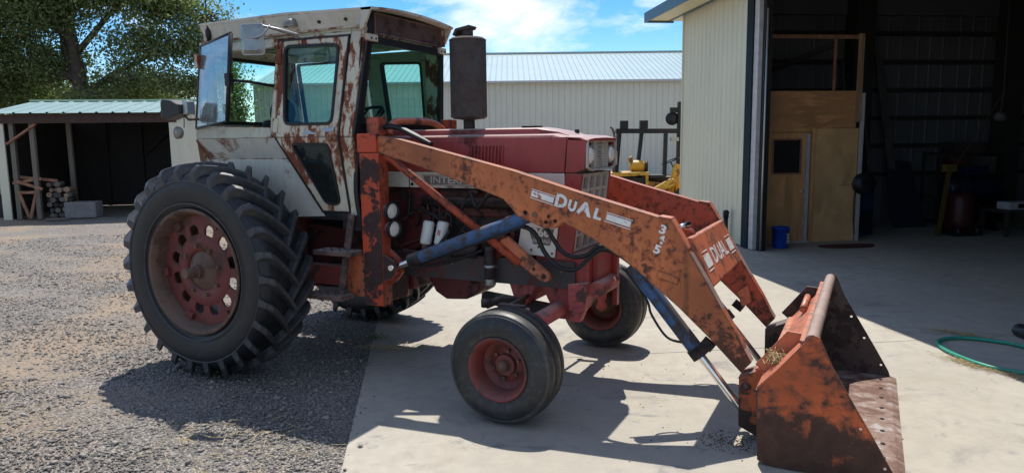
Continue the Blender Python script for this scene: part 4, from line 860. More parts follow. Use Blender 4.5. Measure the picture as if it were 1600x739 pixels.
# ---- front axle, spindles, steering
def part(g, name, mat, bevel=0, par=None, **k): return g.build(name, mat, par or T, bevel=bevel, **k)
AXX = 2.76
part(MB().tube([(AXX, -.62, .60), (AXX, .62, .60)], .062, 20), 'front_axle', 'redlow')
for s in (-1, 1):
    part(MB().tube([(AXX, s*.60, .60), (AXX, s*.80, .585)], .050, 16), 'axle_extension', 'redlow')
    part(MB().tube([(AXX, s*.62, .60), (AXX, s*.64, .60)], .070, 20), 'axle_clamp', 'redlow')
    part(MB().tube([(AXX, s*.80, .74), (AXX, s*.80, .40)], .034, 16), 'steering_spindle', 'redlow')
    part(MB().tube([(AXX, s*.80, .68), (AXX, s*.80, .48)], .052, 16), 'spindle_housing', 'redlow')
    part(MB().tube([(AXX, s*.80, .42), (WB, s*.90, FR), (WB, s*.95, FR)], [.05, .045, .04], 14), 'stub_axle', 'redlow')
    part(MB().bar((AXX, s*.80, .745), (AXX-.22, s*.76, .735), .05, .03), 'steering_arm', 'engine', .004)
    part(MB().tube([(AXX-.21, s*.76, .70), (AXX-.24, s*.10, .70)], .016, 10), 'tie_rod', 'engine')
    part(MB().lathe([(0, -.035), (.028, -.03), (.028, .02), (0, .035)], (AXX-.21, s*.76, .70), 'z', 12), 'tie_rod_end', 'engine')
part(MB().prism([(2.60, .98), (3.0, .98), (3.0, .74), (2.93, .60), (2.86, .52), (2.74, .52), (2.66, .66), (2.60, .78)], -.17, .17), 'front_bolster', 'redlow', .012)
part(MB().prism([(2.62, 1.05), (3.05, 1.06), (3.05, .80), (2.62, .80)], -.30, .30), 'bolster_frame', 'red', .01)
part(MB().prism([(3.052, 1.08), (3.09, 1.08), (3.09, .72), (3.052, .72)], -.22, .22), 'front_weight_plate', 'red', .006)
# ribbed casting hanging under the nose, tube stub beside it
rc = part(MB().prism([(2.90, .84), (3.06, .86), (3.04, .66), (3.0, .56), (2.92, .555)], -.36, -.28), 'ribbed_casting', 'redlow', .008)
for k in range(5): MB().bar((2.93+.002*k, -.364, .80-.045*k), (3.03, -.364, .82-.045*k), .006, .012, (0, 1, 0)).build('casting_rib', 'redlow', rc)
part(MB().tube([(3.10, -.30, .80), (3.10, .10, .80)], .06, 18), 'tow_tube', 'redlow')
part(MB().box((3.09, .12, .60), (3.13, .18, 1.06)), 'front_bracket', 'red', .004)
part(MB().prism([(2.35, .80), (2.60, .80), (2.50, .62), (2.42, .60)], -.24, .24), 'radius_support', 'redlow', .01)
part(MB().bar((2.05, -.1, .62), (2.72, -.1, .56), .10, .09), 'radius_rod', 'engine', .01)
part(MB().tube([(2.30, -.52, .66), (2.38, -.42, .70), (2.52, -.30, .66)], .030, 10), 'steering_cylinder', 'engine')
part(MB().lathe([(0, -.03), (.035, -.03), (.035, .03), (0, .03)], (2.30, -.53, .68), 'z', 12), 'ball_joint', 'engine')
# ---- chassis and driveline
for s in (-1, 1):
    o = part(MB().prism([(1.05, .80), (2.95, .80), (2.95, 1.0), (1.05, 1.0)], s*.30, s*.335), 'frame_rail', 'rail', .006)
    for x in (1.5, 1.9, 2.3, 2.62, 2.85): MB().lathe([(0, s*.348), (.014, s*.348), (.015, s*.334)], (x, 0, .93), 'y', 6, smooth=False).build('bolt', 'rustrim', o)
part(MB().prism([(1.52, .82), (2.06, .82), (2.03, .66), (1.92, .60), (1.72, .585), (1.62, .64)], -.17, .17), 'oil_pan', 'engine_red', .02)
part(MB().box((1.45, -.22, .84), (2.5, .22, 1.52)), 'engine_block', 'engine', .02)
part(MB().box((1.50, -.24, 1.30), (2.45, -.05, 1.50)), 'cylinder_head', 'engine_red', .015)
part(MB().tube([(1.6, -.27, 1.42), (2.4, -.27, 1.42)], .045, 14), 'manifold', 'engine')
for k in range(6): part(MB().tube([(1.62+.15*k, -.29, 1.42), (1.62+.15*k, -.18, 1.36)], .03, 10), 'manifold_port', 'engine')
part(MB().lathe([(0, -.06), (.10, -.06), (.12, 0), (.10, .05), (0, .06)], (2.28, -.30, 1.10), 'y', 24), 'alternator', 'engine_red')
part(MB().tube([(1.72, -.30, 1.02), (2.12, -.30, 1.02)], .055, 16), 'starter_motor', 'engine')
part(MB().lathe([(0, -.03), (.16, -.03), (.16, .03), (0, .03)], (2.52, -.02, 1.15), 'x', 28), 'fan_pulley', 'engine')
part(MB().box((2.50, -.28, 1.02), (2.60, .28, 1.60)), 'radiator', 'engine', .01)
part(MB().prism([(1.22, 1.54), (1.73, 1.54), (1.70, 1.30), (1.60, 1.08), (1.45, .98), (1.22, .98)], -.27, .27), 'clutch_housing', 'engine_red', .02)
part(MB().prism([(.25, 1.18), (1.45, 1.10), (1.45, .66), (.9, .62), (.35, .60), (.25, .66)], -.24, .24), 'transmission_case', 'engine_red', .03)
part(MB().prism([(-.35, 1.25), (.30, 1.25), (.34, .60), (-.30, .56)], -.30, .30), 'rear_housing', 'engine_red', .03)
for s in (-1, 1):
    part(MB().lathe([(.20, .28), (.17, .36), (.12, .46), (.09, .75), (.085, .98)] if s > 0 else [(.20, -.28), (.17, -.36), (.12, -.46), (.09, -.75), (.085, -.98)], (0, 0, RR), 'y', 28), 'axle_housing', 'engine_red')
    part(MB().lathe([(0, s*.66), (.14, s*.66), (.145, s*.62), (.14, s*.58), (0, s*.58)], (0, 0, RR), 'y', 28), 'brake_drum', 'engine')
# loader sub frame running back to the axle
for s in (-1, 1):
    part(MB().box((.30, s*.40, .69), (1.27, s*.48, .86)), 'subframe_beam', 'redlow', .006)
    o = part(MB().box((1.02, s*.485, .64), (1.255, s*.58, .99)), 'mounting_plate', 'orange', .004)
    for z in (.70, .78, .86, .94): MB().lathe([(0, s*.592), (.014, s*.592), (.015, s*.579)], (1.20, 0, z), 'y', 6, smooth=False).build('bolt', 'rustrim', o)
    part(MB().box((1.26, s*.30, .62), (1.44, s*.545, .80)), 'cross_member', 'post', .006)
# ---- engine-side details
for i, (x, m_) in enumerate(((1.665, 'white_clean'), (1.80, 'white_clean'))):
    Mx = Matrix.Translation((x, -.34, 1.16)) @ Matrix.Rotation(R(6), 4, 'Y') @ Matrix.Rotation(R(-12), 4, 'X'); g = MB(); h = MB().lathe([(0, .105), (.036, .105), (.045, .095), (.047, .085), (.047, -.075), (.043, -.085), (.03, -.09)], (0, 0, 0), 'z', 24)
    g.add(h.v, h.f, True, Mx); fo = part(g, 'oil_filter', m_)
    if i == 1:
        g = MB(); g.box((-.010, -.0485, -.01), (.0, -.046, .035), Mx); g.box((.006, -.0485, -.015), (.014, -.046, .03), Mx); g.build('printed_mark', plain('red_print', (.45, .04, .03), .5), fo)
    g = MB(); h = MB().tube([(0, 0, -.09), (0, .01, -.17)], .030, 14); g.add(h.v, h.f, True, Mx); part(g, 'filter_mount', 'engine_red')
part(MB().lathe([(0, -.14), (.034, -.14), (.036, -.13), (.036, -.09)], (2.27, -.40, .93), 'z', 18), 'canister_bowl', 'glassframe')
part(MB().lathe([(.037, -.09), (.04, -.085), (.04, .12), (.03, .16), (0, .16)], (2.27, -.40, .93), 'z', 18), 'canister', 'engine')
part(MB().lathe([(.041, 0), (.044, .002), (.044, .02), (.041, .022)], (2.27, -.40, .93), 'z', 18), 'canister_band', 'glassframe')
rnd = np.random.default_rng(3)
for k in range(14):
    x = rnd.uniform(1.5, 2.45); z = rnd.uniform(1.0, 1.45); q = [(x, -.29-.03*rnd.random(), z)]
    for _ in range(4): q.append((q[-1][0]+rnd.normal(0, .09), -.27-.06*rnd.random(), min(1.5, max(.9, q[-1][2]+rnd.normal(0, .09)))))
    part(MB().tube(smooth_path(q, 4), rnd.choice([.006, .009, .014]), 6), 'engine_hose', rnd.choice(['black', 'black', 'engine', 'engine_red']))
part(MB().tube(smooth_path([(1.47, -.60, .98), (1.6, -.5, .97), (1.75, -.42, 1.02), (1.9, -.36, 1.2)]), .014, 8), 'hydraulic_hose', 'black')
part(MB().tube(smooth_path([(1.47, -.60, .92), (1.65, -.46, .90), (1.9, -.40, .95), (2.2, -.36, 1.06)]), .012, 8), 'hydraulic_hose', 'black')
part(MB().tube(smooth_path([(2.1, -.38, 1.5), (2.2, -.45, 1.4), (2.32, -.5, 1.5), (2.48, -.52, 1.58)]), .018, 8), 'radiator_hose', 'black')
# ---- hood
hs = [(1.22, 1.665), (2.865, 1.665), (2.885, 1.90), (2.875, 1.925), (1.22, 1.94)]
louv = []
for k in range(10):
    x = 2.07+.030*k; louv.append([(x, 1.73), (x+.012, 1.73), (x+.022, 1.865), (x+.010, 1.865)])
hood = group_empty('hood', T)
for s in (-1, 1):
    MB().prism(hs, s*.315, s*.33, 'y', louv).build('hood_side', 'red', hood, bevel=.003)
    for q in louv:
        a, b, c, d = q; MB().prism([(b[0]-.002, b[1]), (b[0]+.010, b[1]), (c[0]+.010, c[1]), (c[0]-.002, c[1])], s*.328, s*.342).build('louvre', 'red', hood)
    MB().box((1.9, s*.29, 1.70), (2.45, s*.295, 1.90)).build('louvre_backing', 'dark', hood)
    # white side stripe with badge
    st = MB().prism([(1.22, 1.535), (2.87, 1.535), (2.868, 1.66), (1.22, 1.66)], s*.318, s*.334).build('side_stripe', 'white_stripe', T, bevel=.002)
    if s < 0:
        MB().prism([(1.655, 1.552), (2.52, 1.552), (2.55, 1.638), (1.625, 1.638)], -.337, -.3345).build('name_plate', 'badge', st)
        text('INTERNATIONAL', .076, sideM(2.095, -.3375, 1.594), 'badge_l', st, 'badge_lettering', .0012, .0012, 1.32)
        MB().prism([(1.655, 1.556), (2.52, 1.556), (2.545, 1.634), (1.630, 1.634)], -.3385, -.3372, 'y', [[(1.662, 1.561), (2.513, 1.561), (2.535, 1.629), (1.640, 1.629)]]).build('plate_border', 'badge_l', st)
        MB().lathe([(0, -.343), (.012, -.343), (.013, -.333)], (1.53, 0, 1.56), 'y', 10).build('fastener', 'dark', st)
        MB().box((1.5, -.3355, 1.535), (1.506, -.334, 1.66)).build('stripe_seam', 'dark', st)
# hood top: outer decks with rounded shoulders, raised centre deck
def deck(x0, x1):
    prof = [(-.331, 1.90), (-.329, 1.925), (-.318, 1.940), (-.295, 1.946), (-.215, 1.950), (-.205, 1.955), (-.20, 1.990), (-.19, 1.998), (0, 2.004), (.19, 1.998), (.20, 1.990), (.205, 1.955), (.215, 1.950), (.295, 1.946), (.318, 1.940), (.329, 1.925), (.331, 1.90)]
    v = []; f = []; n = len(prof); xs = [x0, x1-.28, x1-.10, x1]
    for i, x in enumerate(xs):
        for y, z in prof:
            if z > 1.951: z = z if i < 1 else (z if i == 1 else (1.951+(z-1.951)*(.35 if i == 2 else 0)))
            v.append((x, y, z-.02*(i == 3)))
    for i in range(3):
        for k in range(n-1): f.append((i*n+k, i*n+k+1, (i+1)*n+k+1, (i+1)*n+k))
    return MB().add(v, f, True)
deck(1.22, 2.868).build('hood_top', 'red', hood, angle=35)
MB().box((2.44, -.16, 2.0), (2.56, -.02, 2.015)).build('radiator_cap_flap', 'blackmetal', hood, bevel=.003)
MB().lathe([(0, .03), (.018, .03), (.02, 0)], (2.80, .1, 1.955), 'z', 12).build('ornament', 'blackmetal', hood)
# grille shell
gs = group_empty('grille_shell', T)
for s in (-1, 1):
    MB().prism([(2.874, 1.665), (2.955, 1.665), (3.025, 1.69), (3.035, 1.885), (2.99, 1.915), (2.893, 1.925)], s*.30, s*.333).build('shell_side', 'red', gs, bevel=.006)
    MB().prism([(2.80, 1.05), (2.925, 1.045), (3.005, 1.655), (2.874, 1.66), (2.85, 1.5)], s*.295, s*.33).build('shell_cheek', 'red', gs, bevel=.006)
g = MB(); v = []
for x, zz in ((2.886, 1.925), (2.99, 1.920), (3.04, 1.90)):
    for y in (-.333, -.25, 0, .25, .333): v.append((x+(.03 if x > 3 and abs(y) < .3 else 0), y, zz+(.014 if abs(y) < .3 else 0)+(.004 if y == 0 else 0)))
v2 = [(a, b, c-.02) for a, b, c in v]; f = []
for i in range(2):
    for k in range(4): f += [(i*5+k, i*5+k+1, i*5+k+6, i*5+k+5), (15+i*5+k, 15+i*5+k+5, 15+i*5+k+6, 15+i*5+k+1)]
for k in range(4): f += [(10+k, 11+k, 26+k, 25+k)]
f += [(0, 5, 20, 15), (5, 10, 25, 20), (4, 19, 24, 9), (9, 24, 29, 14)]
g.add(v+v2, f); g.build('shell_brow', 'red', gs)
def bez(y0, y1, z0, z1, x0, x1, nm, mat, par=gs, bevel=.003): return MB().box((x0, y0, z0), (x1, y1, z1)).build(nm, mat, par, bevel=bevel)
# upper bezel, slightly bowed: outline frame, lamp wells, slotted centre
MB().prism([(-.325, 1.905), (.325, 1.905), (.325, 1.70), (.24, 1.675), (-.24, 1.675), (-.325, 1.70)], 3.03, 3.052, 'x', [[(-.305, 1.885), (.305, 1.885), (.305, 1.71), (.23, 1.69), (-.23, 1.69), (-.305, 1.71)]]).build('upper_bezel', 'grille', gs, bevel=.004)
bez(-.31, .31, 1.68, 1.90, 3.0, 3.005, 'bezel_back', 'dark')
for s in (-1, 1):
    bez(s*.125, s*.155, 1.69, 1.888, 3.006, 3.040, 'bezel_pillar', 'grille')
    bez(s*.055, s*.123, 1.69, 1.888, 3.006, 3.028, 'bezel_panel', 'grille')
    h = MB().lathe([(0, .035), (.035, .03), (.058, .012), (.064, 0)], (3.028, s*.232, 1.79), 'x', 28).build('headlight', 'lens', gs)
    MB().lathe([(.064, -.03), (.070, .0), (.070, .012), (.064, .012)], (3.028, s*.232, 1.79), 'x', 28).build('headlight_ring', 'grille', h)
for k in range(9): bez(-.053, .053, 1.70+.020*k, 1.710+.020*k, 3.006, 3.024, 'centre_slat', 'grille', bevel=.001)
for y in (-.015, .018): bez(y-.006, y+.006, 1.69, 1.888, 3.006, 3.020, 'centre_bar', 'grille', bevel=.001)
# lower egg-crate grille, leaning back towards the bottom
def gx(z): return 2.93+(z-1.09)*.128
bk = MB().prism([(gx(1.09)-.05, 1.07), (gx(1.64)-.05, 1.65), (gx(1.64)-.036, 1.65), (gx(1.09)-.036, 1.07)], -.29, .29).build('grille_back', 'dark', gs)
for k in range(5):
    y = -.28+.14*k; MB().prism([(gx(1.09)-.035, 1.075), (gx(1.09), 1.075), (gx(1.64), 1.645), (gx(1.64)-.035, 1.645)], y-.020, y+.020).build('grille_bar', 'grille', gs, bevel=.002)
for k in range(6):
    z = 1.08+.112*k; MB().prism([(gx(z)-.034, z-.010), (gx(z)-.004, z-.010), (gx(z)-.002, z+.014), (gx(z)-.034, z+.014)], -.29, .29).build('grille_bar', 'grille', gs, bevel=.002)
MB().box((2.80, -.33, 1.02), (2.95, .33, 1.062)).build('grille_sill', 'red', gs, bevel=.006)
# white number panel
wp = part(MB().prism([(2.475, 1.045), (2.79, 1.03), (2.845, 1.50), (2.56, 1.50)], -.338, -.320), 'number_panel', 'white_clean', .006)
MB().prism([(2.615, 1.125), (2.755, 1.120), (2.79, 1.245), (2.575, 1.250)], -.3405, -.3385).build('number_plate', 'badge', wp)
text('966', .085, sideM(2.68, -.3412, 1.213), 'white_clean', wp, 'number', .001, .003, 1.1); text('FARMALL', .038, sideM(2.685, -.3412, 1.150), 'badge_l', wp, 'number_caption', .001, .001, .95)
for x, z in ((2.60, 1.08), (2.66, 1.105), (2.77, 1.06)): MB().lathe([(0, -.344), (.009, -.344), (.010, -.338)], (x, 0, z), 'y', 10).build('fastener', 'rustrim', wp)
# ---- muffler
mu = group_empty('muffler', T)
MB().lathe([(0, 2.075), (.045, 2.075), (.13, 2.085), (.148, 2.10), (.150, 2.12), (.150, 2.70), (.148, 2.72), (.13, 2.735), (.04, 2.74), (0, 2.74)], (1.885, 0, 0), 'z', 48).build('muffler_body', 'muffler', mu, angle=30)
for z in (2.105, 2.715): MB().lathe([(.149, z-.006), (.154, z), (.149, z+.006)], (1.885, 0, 0), 'z', 48).build('seam_band', 'muffler', mu)
MB().tube([(1.885, 0, 1.97), (1.885, 0, 2.09)], .048, 20).build('exhaust_pipe', 'muffler', mu); MB().tube([(1.885, 0, 2.73), (1.885, 0, 2.80)], .046, 20).build('exhaust_outlet', 'muffler', mu)
MB().prism([(1.77, 2.76), (1.80, 2.81), (1.93, 2.83), (1.945, 2.82), (1.93, 2.80), (1.82, 2.79), (1.79, 2.75)], -.055, .055).build('rain_cap', 'muffler', mu, bevel=.004)
# ---- cab
cab = group_empty('cab', T)
def yo(z): return (.56+(2.7-z)*.148) if z >= 1.95 else .671-(1.95-z)*.1017
def skin(loops, s, off, th):
    """plate following the leaning cab side: loops of (x,z); off = outward offset"""
    loops = [list(l_) for l_ in loops]; flat = [p for l_ in loops for p in l_]; n = len(flat)
    tr = tessellate_polygon([[Vector((p[0], p[1], 0)) for p in l_] for l_ in loops])
    v = [(x, s*(yo(z)+off), z) for x, z in flat]+[(x, s*(yo(z)+off-th), z) for x, z in flat]
    f = [tuple(t) for t in tr]+[tuple(i+n for i in reversed(t)) for t in tr]; o = 0
    for l_ in loops:
        k = len(l_)
        for i in range(k): j = (i+1) % k; f.append((o+i, o+j, o+j+n, o+i+n))
        o += k
    return MB().add(v, f)
def frame_ring(poly, d, s, off, th, nm, mat, par): return skin([poly, inset(poly, d)], s, off, th).build(nm, mat, par)
for s in (-1, 1):
    # pillars and header
    skin([[(1.145, 2.80), (1.290, 2.80), (1.270, 2.73), (1.200, 1.95), (1.072, 1.95), (1.135, 2.72)]], s, 0, .05).build('front_pillar', 'cream_rust', cab, bevel=.004)
    skin([[(1.072, 1.948), (1.200, 1.948), (1.212, 1.46), (1.190, 1.295), (1.13, 1.295), (1.115, 1.33)]], s, 0, .05).build('front_pillar_foot', 'cream_rust', cab, bevel=.004)
    skin([[(-.545, 2.80), (1.14, 2.80), (1.13, 2.755), (.37, 2.765), (.36, 2.70), (-.48, 2.71), (-.53, 2.71)]], s, 0, .05).build('side_header', 'cream', cab, bevel=.003)
    skin([[(.355, 2.70), (.372, 2.76), (.392, 1.95), (.40, 1.95), (.345, 1.95), (.335, 2.02)]], s, .0, .05).build('middle_pillar', 'cream', cab)
    skin([[(-.53, 2.71), (-.478, 2.71), (-.495, 2.06), (-.555, 2.06)]], s, 0, .05).build('rear_pillar', 'cream_rust', cab)
    skin([[(-.555, 2.058), (.34, 2.035), (.37, 1.951), (-.545, 1.951)]], s, 0, .05).build('window_sill', 'cream', cab, bevel=.003)
    # recessed fender panel: sloping lip then flat
    g = MB(); yi = .60
    v = [(-.54, s*.665, 1.949), (.392, s*.665, 1.949), (.392, s*yi, 1.80), (-.44, s*yi, 1.80), (.392, s*yi, 1.949)]
    g.add([(-.54, s*.668, 1.949), (.40, s*.668, 1.949), (.47, s*yi, 1.775), (-.43, s*yi, 1.775)], [(0, 1, 2, 3)])
    g.add([(-.43, s*yi, 1.775), (.47, s*yi, 1.775), (.81, s*yi, 1.33), (.84, s*yi, 1.30), (-.10, s*yi, 1.25), (-.43, s*yi, 1.25)], [(0, 1, 2, 3, 4, 5)])
    g.add([(-.54, s*.668, 1.949), (-.43, s*yi, 1.775), (-.43, s*yi, 1.25), (-.50, s*.62, 1.25)], [(0, 1, 2, 3)])
    o = g.build('fender_panel', 'cream_panel', cab); md = o.modifiers.new('sol', 'SOLIDIFY'); md.thickness = .006
    MB().bar((-.43, s*(yi+.004), 1.775), (.47, s*(yi+.004), 1.775), .006, .012).build('panel_seam', 'cream_rust', cab)
    MB().bar((-.545, s*.66, 1.94), (-.43, s*(yi+.01), 1.70), .03, .02).build('panel_flange', 'cream_rust', cab)
    for x in (-.02, .22): MB().lathe([(0, -.004), (.010, -.004), (.011, .004)], (x, s*.640, 1.885), 'y', 8).build('bolt', 'rustrim', cab)
# door (near side) with hinge side at the rear, kinked outline
def door(s):
    d = group_empty('cab_door', cab)
    up = [(.392, 2.745), (1.118, 2.740), (1.060, 1.952), (.405, 1.952)]; uw = roundpoly([(.448, 2.712), (1.040, 2.690), (1.006, 2.045), (.487, 2.050)], .07, 4)
    lo = [(.405, 1.950), (1.060, 1.950), (1.100, 1.345), (.83, 1.345)]; lw = roundpoly([(.555, 1.905), (.965, 1.90), (1.028, 1.400), (.870, 1.395)], .06, 4)
    skin([up, uw], s, .006, .035).build('door_frame', 'cream_rust', d, bevel=.002); skin([lo, lw], s, .006, .035).build('door_lower', 'cream_rust', d, bevel=.002)
    frame_ring(uw, .022, s, .016, .03, 'window_gasket', 'black', d); frame_ring(lw, .020, s, .016, .03, 'window_gasket', 'black', d)
    skin([inset(uw, .018)], s, -.004, .004).build('window_pane', 'glass', d); skin([inset(lw, .018)], s, -.004, .004).build('lower_window_pane', 'glass_dark', d)
    ou = [(.385, 2.757), (1.132, 2.750), (1.074, 1.951), (1.060, 1.951), (1.118, 2.740), (.392, 2.745)]; skin([ou], s, .011, .03).build('door_seal', 'black', d)
    ol = [(1.060, 1.9495), (1.074, 1.9495), (1.118, 1.330), (.820, 1.330), (.392, 1.949), (.405, 1.949), (.83, 1.345), (1.102, 1.345)]; skin([ol], s, .011, .03).build('door_seal', 'black', d)
    # hinge post strip, hinges
    skin([[(.362, 2.56), (.388, 2.56), (.392, 2.0), (.362, 2.0)]], s, .012, .02).build('hinge_strip', 'cream', d, bevel=.003)
    for z in (2.62, 2.05): skin([[(.375, z+.06), (.43, z+.06), (.43, z-.06), (.375, z-.06)]], s, .020, .02).build('door_hinge', 'cream_rust', d, bevel=.003)
    # script badges
    if s < 0:
        skin([[(.685, 1.978), (.83, 1.972), (.85, 1.985), (.80, 1.99), (.76, 2.012), (.72, 1.995)]], s, .012, .004).build('script_badge', 'glassframe', d)
        skin([[(.89, 2.01), (.95, 1.99), (1.02, 1.995), (1.03, 2.03), (1.0, 2.03), (.97, 2.01), (.93, 2.025)]], s, .012, .004).build('script_badge', 'glassframe', d)
    MB().tube([(1.03, s*.60, 2.10), (1.06, s*.56, 2.02)], .012, 8).build('door_handle', 'blackmetal', d)
    return d
door(-1)
# far side door is the same but seen from inside: rear small window, big door window
d2 = group_empty('cab_door', cab)
fu = [(.44, 2.745), (1.118, 2.740), (1.10, 1.952), (.44, 1.952)]; fw = roundpoly([(.60, 2.66), (1.075, 2.64), (1.05, 2.02), (.62, 2.02)], .05, 4)
skin([fu, fw], 1, .006, .035).build('door_frame', 'inner', d2); frame_ring(fw, .02, 1, .012, .05, 'window_gasket', 'black', d2); skin([inset(fw, .018)], 1, -.004, .004).build('window_pane', 'glass', d2)
skin([[(.405, 1.950), (1.060, 1.950), (1.100, 1.345), (.83, 1.345)]], 1, .006, .035).build('door_lower', 'cream', d2)
fr = roundpoly([(-.44, 2.70), (.30, 2.70), (.28, 2.06), (-.44, 2.06)], .05, 4)
frame_ring(fr, .02, 1, .0, .04, 'side_window_gasket', 'black', cab); skin([inset(fr, .018)], 1, -.02, .004).build('side_window_pane', 'glass', cab)
# rear wall with window
MB().prism([(-.66, 2.06), (.66, 2.06), (.555, 2.80), (-.555, 2.80)], -.56, -.53, 'x', [rrect(-.44, .44, 2.10, 2.68, .05)]).build('rear_wall', 'cream', cab)
MB().prism(rrect(-.46, .46, 2.08, 2.70, .06), -.57, -.52, 'x', [rrect(-.43, .43, 2.11, 2.67, .05)]).build('rear_window_gasket', 'black', cab)
MB().prism(rrect(-.435, .435, 2.105, 2.675, .05), -.547, -.543, 'x').build('rear_window_pane', 'glass', cab)
MB().box((-.56, -.60, 1.25), (-.53, .60, 2.058)).build('rear_lower_wall', 'cream', cab)
MB().box((-.53, -.59, 1.27), (1.15, .59, 1.31)).build('cab_floor', 'engine', cab)
MB().box((-.50, -.60, 1.94), (.30, -.52, 1.97)).build('inner_sill', 'vinyl', cab); MB().box((-.50, .52, 1.94), (.30, .60, 1.97)).build('inner_sill', 'vinyl', cab)
# front wall below and windshield with gasket
def fx(z): return 1.205+(z-2.0)*.118
wsl = roundpoly([(-.535, 2.70), (.535, 2.70), (.60, 2.03), (-.60, 2.03)], .05, 4)
def fplate(loops, x_off, th):
    g = MB().prism(loops[0], 0, th, 'x', loops[1:]); g.v = [(a+fx(c)+x_off, b, c) for a, b, c in g.v]; return g
fplate([[(-.556, 2.735), (.556, 2.735), (.665, 1.965), (-.665, 1.965)], inset(wsl, .0)], .0, .02).build('windshield_frame', 'black', cab)
fplate([wsl, inset(wsl, .024)], -.005, .035).build('windshield_gasket', 'black', cab)
fplate([inset(wsl, .02)], .005, .004).build('windshield_pane', 'glass', cab)
MB().box((1.12, -.62, 1.31), (1.20, .62, 1.962)).build('front_wall', 'cream_rust', cab)
MB().tube([(1.25, -.56, 2.72), (1.21, -.63, 2.0)], .010, 8).build('pillar_seal', 'black', cab)
# roof
roof = group_empty('roof', cab)
rz = lambda x: 2.945
pr = [(-.52, 2.945), (1.40, 2.935)]
g = MB(); ny = 9; v = []
for x, zz in ((-.50, 2.955), (.5, 2.965), (1.39, 2.935)):
    for k in range(ny):
        y = -.605+1.21*k/(ny-1); v.append((x, y, zz+.035*(1-(y/.605)**2)))
v += [(a, b, c-.02) for a, b, c in v]; f = []; n3 = 3*ny
for i in range(2):
    for k in range(ny-1): a = i*ny+k; f += [(a, a+1, a+ny+1, a+ny), (n3+a, n3+a+ny, n3+a+ny+1, n3+a+1)]
for k in range(ny-1): f += [(2*ny+k, 2*ny+k+1, n3+2*ny+k+1, n3+2*ny+k), (k, n3+k, n3+k+1, k+1)]
for i in range(2): f += [(i*ny, (i+1)*ny, n3+(i+1)*ny, n3+i*ny), (i*ny+ny-1, n3+i*ny+ny-1, n3+(i+1)*ny+ny-1, (i+1)*ny+ny-1)]
g.add(v, f, False); g.build('roof_sheet', 'cream_roof', roof)
for s in (-1, 1):
    g = MB(); P = [(-.50, s*.605, 2.955), (1.385, s*.605, 2.935), (1.25, s*.562, 2.80), (-.46, s*.562, 2.79)]
    g.add(P+[(x, y-s*.02, z) for x, y, z in P], [(0, 1, 2, 3), (7, 6, 5, 4), (0, 4, 5, 1), (1, 5, 6, 2), (2, 6, 7, 3), (3, 7, 4, 0)]); g.build('roof_skirt', 'cream_roof', roof)
    MB().bar((-.47, s*.566, 2.80), (1.28, s*.566, 2.81), .012, .014).build('drip_rail', 'cream_rust', roof)
    MB().prism([(1.385, 2.937), (1.285, 2.937), (1.26, 2.76), (1.31, 2.79)], s*.585, s*.605).build('visor_cheek', 'cream_roof', roof)
for x in (.85, 1.12): MB().lathe([(0, -.600), (.012, -.598), (.014, -.58)], (x, 0, 2.865), 'y', 10).build('roof_bolt', 'blackmetal', roof)
MB().box((-.50, -.56, 2.79), (-.47, .56, 2.955)).build('rear_fascia', 'cream_roof', roof)
# marker light and pod on the skirt
MB().lathe([(0, .05), (.05, .04), (.062, 0), (.06, -.02)], (.56, -.60, 2.865), 'z', 20).build('marker_lamp', 'amber', roof)
# front air-conditioner panel with mesh, slats and rusted frame
MB().box((1.255, -.56, 2.735), (1.28, .56, 2.93)).build('front_panel', 'cream_rust', roof)
MB().box((1.282, -.44, 2.765), (1.29, .53, 2.915)).build('vent_backing', 'dark', roof)
for k in range(15): MB().box((1.29, -.44, 2.768+.0098*k), (1.298, .53, 2.773+.0098*k)).build('vent_slat', 'step', roof)
MB().prism([(-.455, 2.755), (.545, 2.755), (.545, 2.925), (-.455, 2.925)], 1.29, 1.302, 'x', [[(-.44, 2.768), (.53, 2.768), (.53, 2.912), (-.44, 2.912)]]).build('vent_frame', 'step', roof)
MB().box((1.282, -.53, 2.76), (1.295, -.458, 2.92)).build('rubber_flap', 'black', roof)
MB().box((1.28, .548, 2.76), (1.32, .572, 2.92)).build('vent_end_strip', 'cream_rust', roof)
for y in (-.515, .515):
    o = MB().box((1.285, y-.06, 2.69), (1.33, y+.06, 2.745)).build('roof_bracket', 'cream', roof, bevel=.004)
    for q in (-.03, .03): MB().lathe([(0, .052), (.007, .052), (.008, .044)], (1.285, y+q, 2.712), 'x', 8).build('bolt', 'dark', o)
MB().box((-.46, -.55, 2.775), (1.25, .55, 2.785)).build('headliner', 'inner', cab)
MB().box((-.1, -.3, 2.72), (.9, .3, 2.774)).build('air_duct', 'inner', cab, bevel=.01)
# cab interior
st_ = group_empty('driver_seat', cab, (.10, 0, 0))
MB().box((-.22, -.25, 1.62), (.28, .25, 1.74)).build('seat_cushion', 'vinyl', st_, bevel=.03); MB().box((-.30, -.24, 1.74), (-.20, .24, 2.12)).build('backrest', 'vinyl', st_, bevel=.04)
for s in (-1, 1):
    MB().box((-.22, s*.29-.04, 1.90), (.14, s*.29+.04, 1.96)).build('armrest', 'vinyl', st_, bevel=.02)
MB().box((-.1, -.15, 1.31), (.15, .15, 1.62)).build('seat_base', 'blackmetal', st_)
MB().lathe([(0, -.055), (.10, -.05), (.125, -.02), (.125, .02), (.10, .05), (0, .055)], (.33, -.50, 2.16), 'y', 18).build('speaker_pod', 'vinyl', cab)
MB().box((.85, -.30, 1.5), (1.12, .30, 2.08)).build('dash_console', 'vinyl', cab, bevel=.03)
MB().box((.95, -.56, 1.95), (1.15, .0, 2.06)).build('dash_shelf', 'vinyl', cab, bevel=.02)
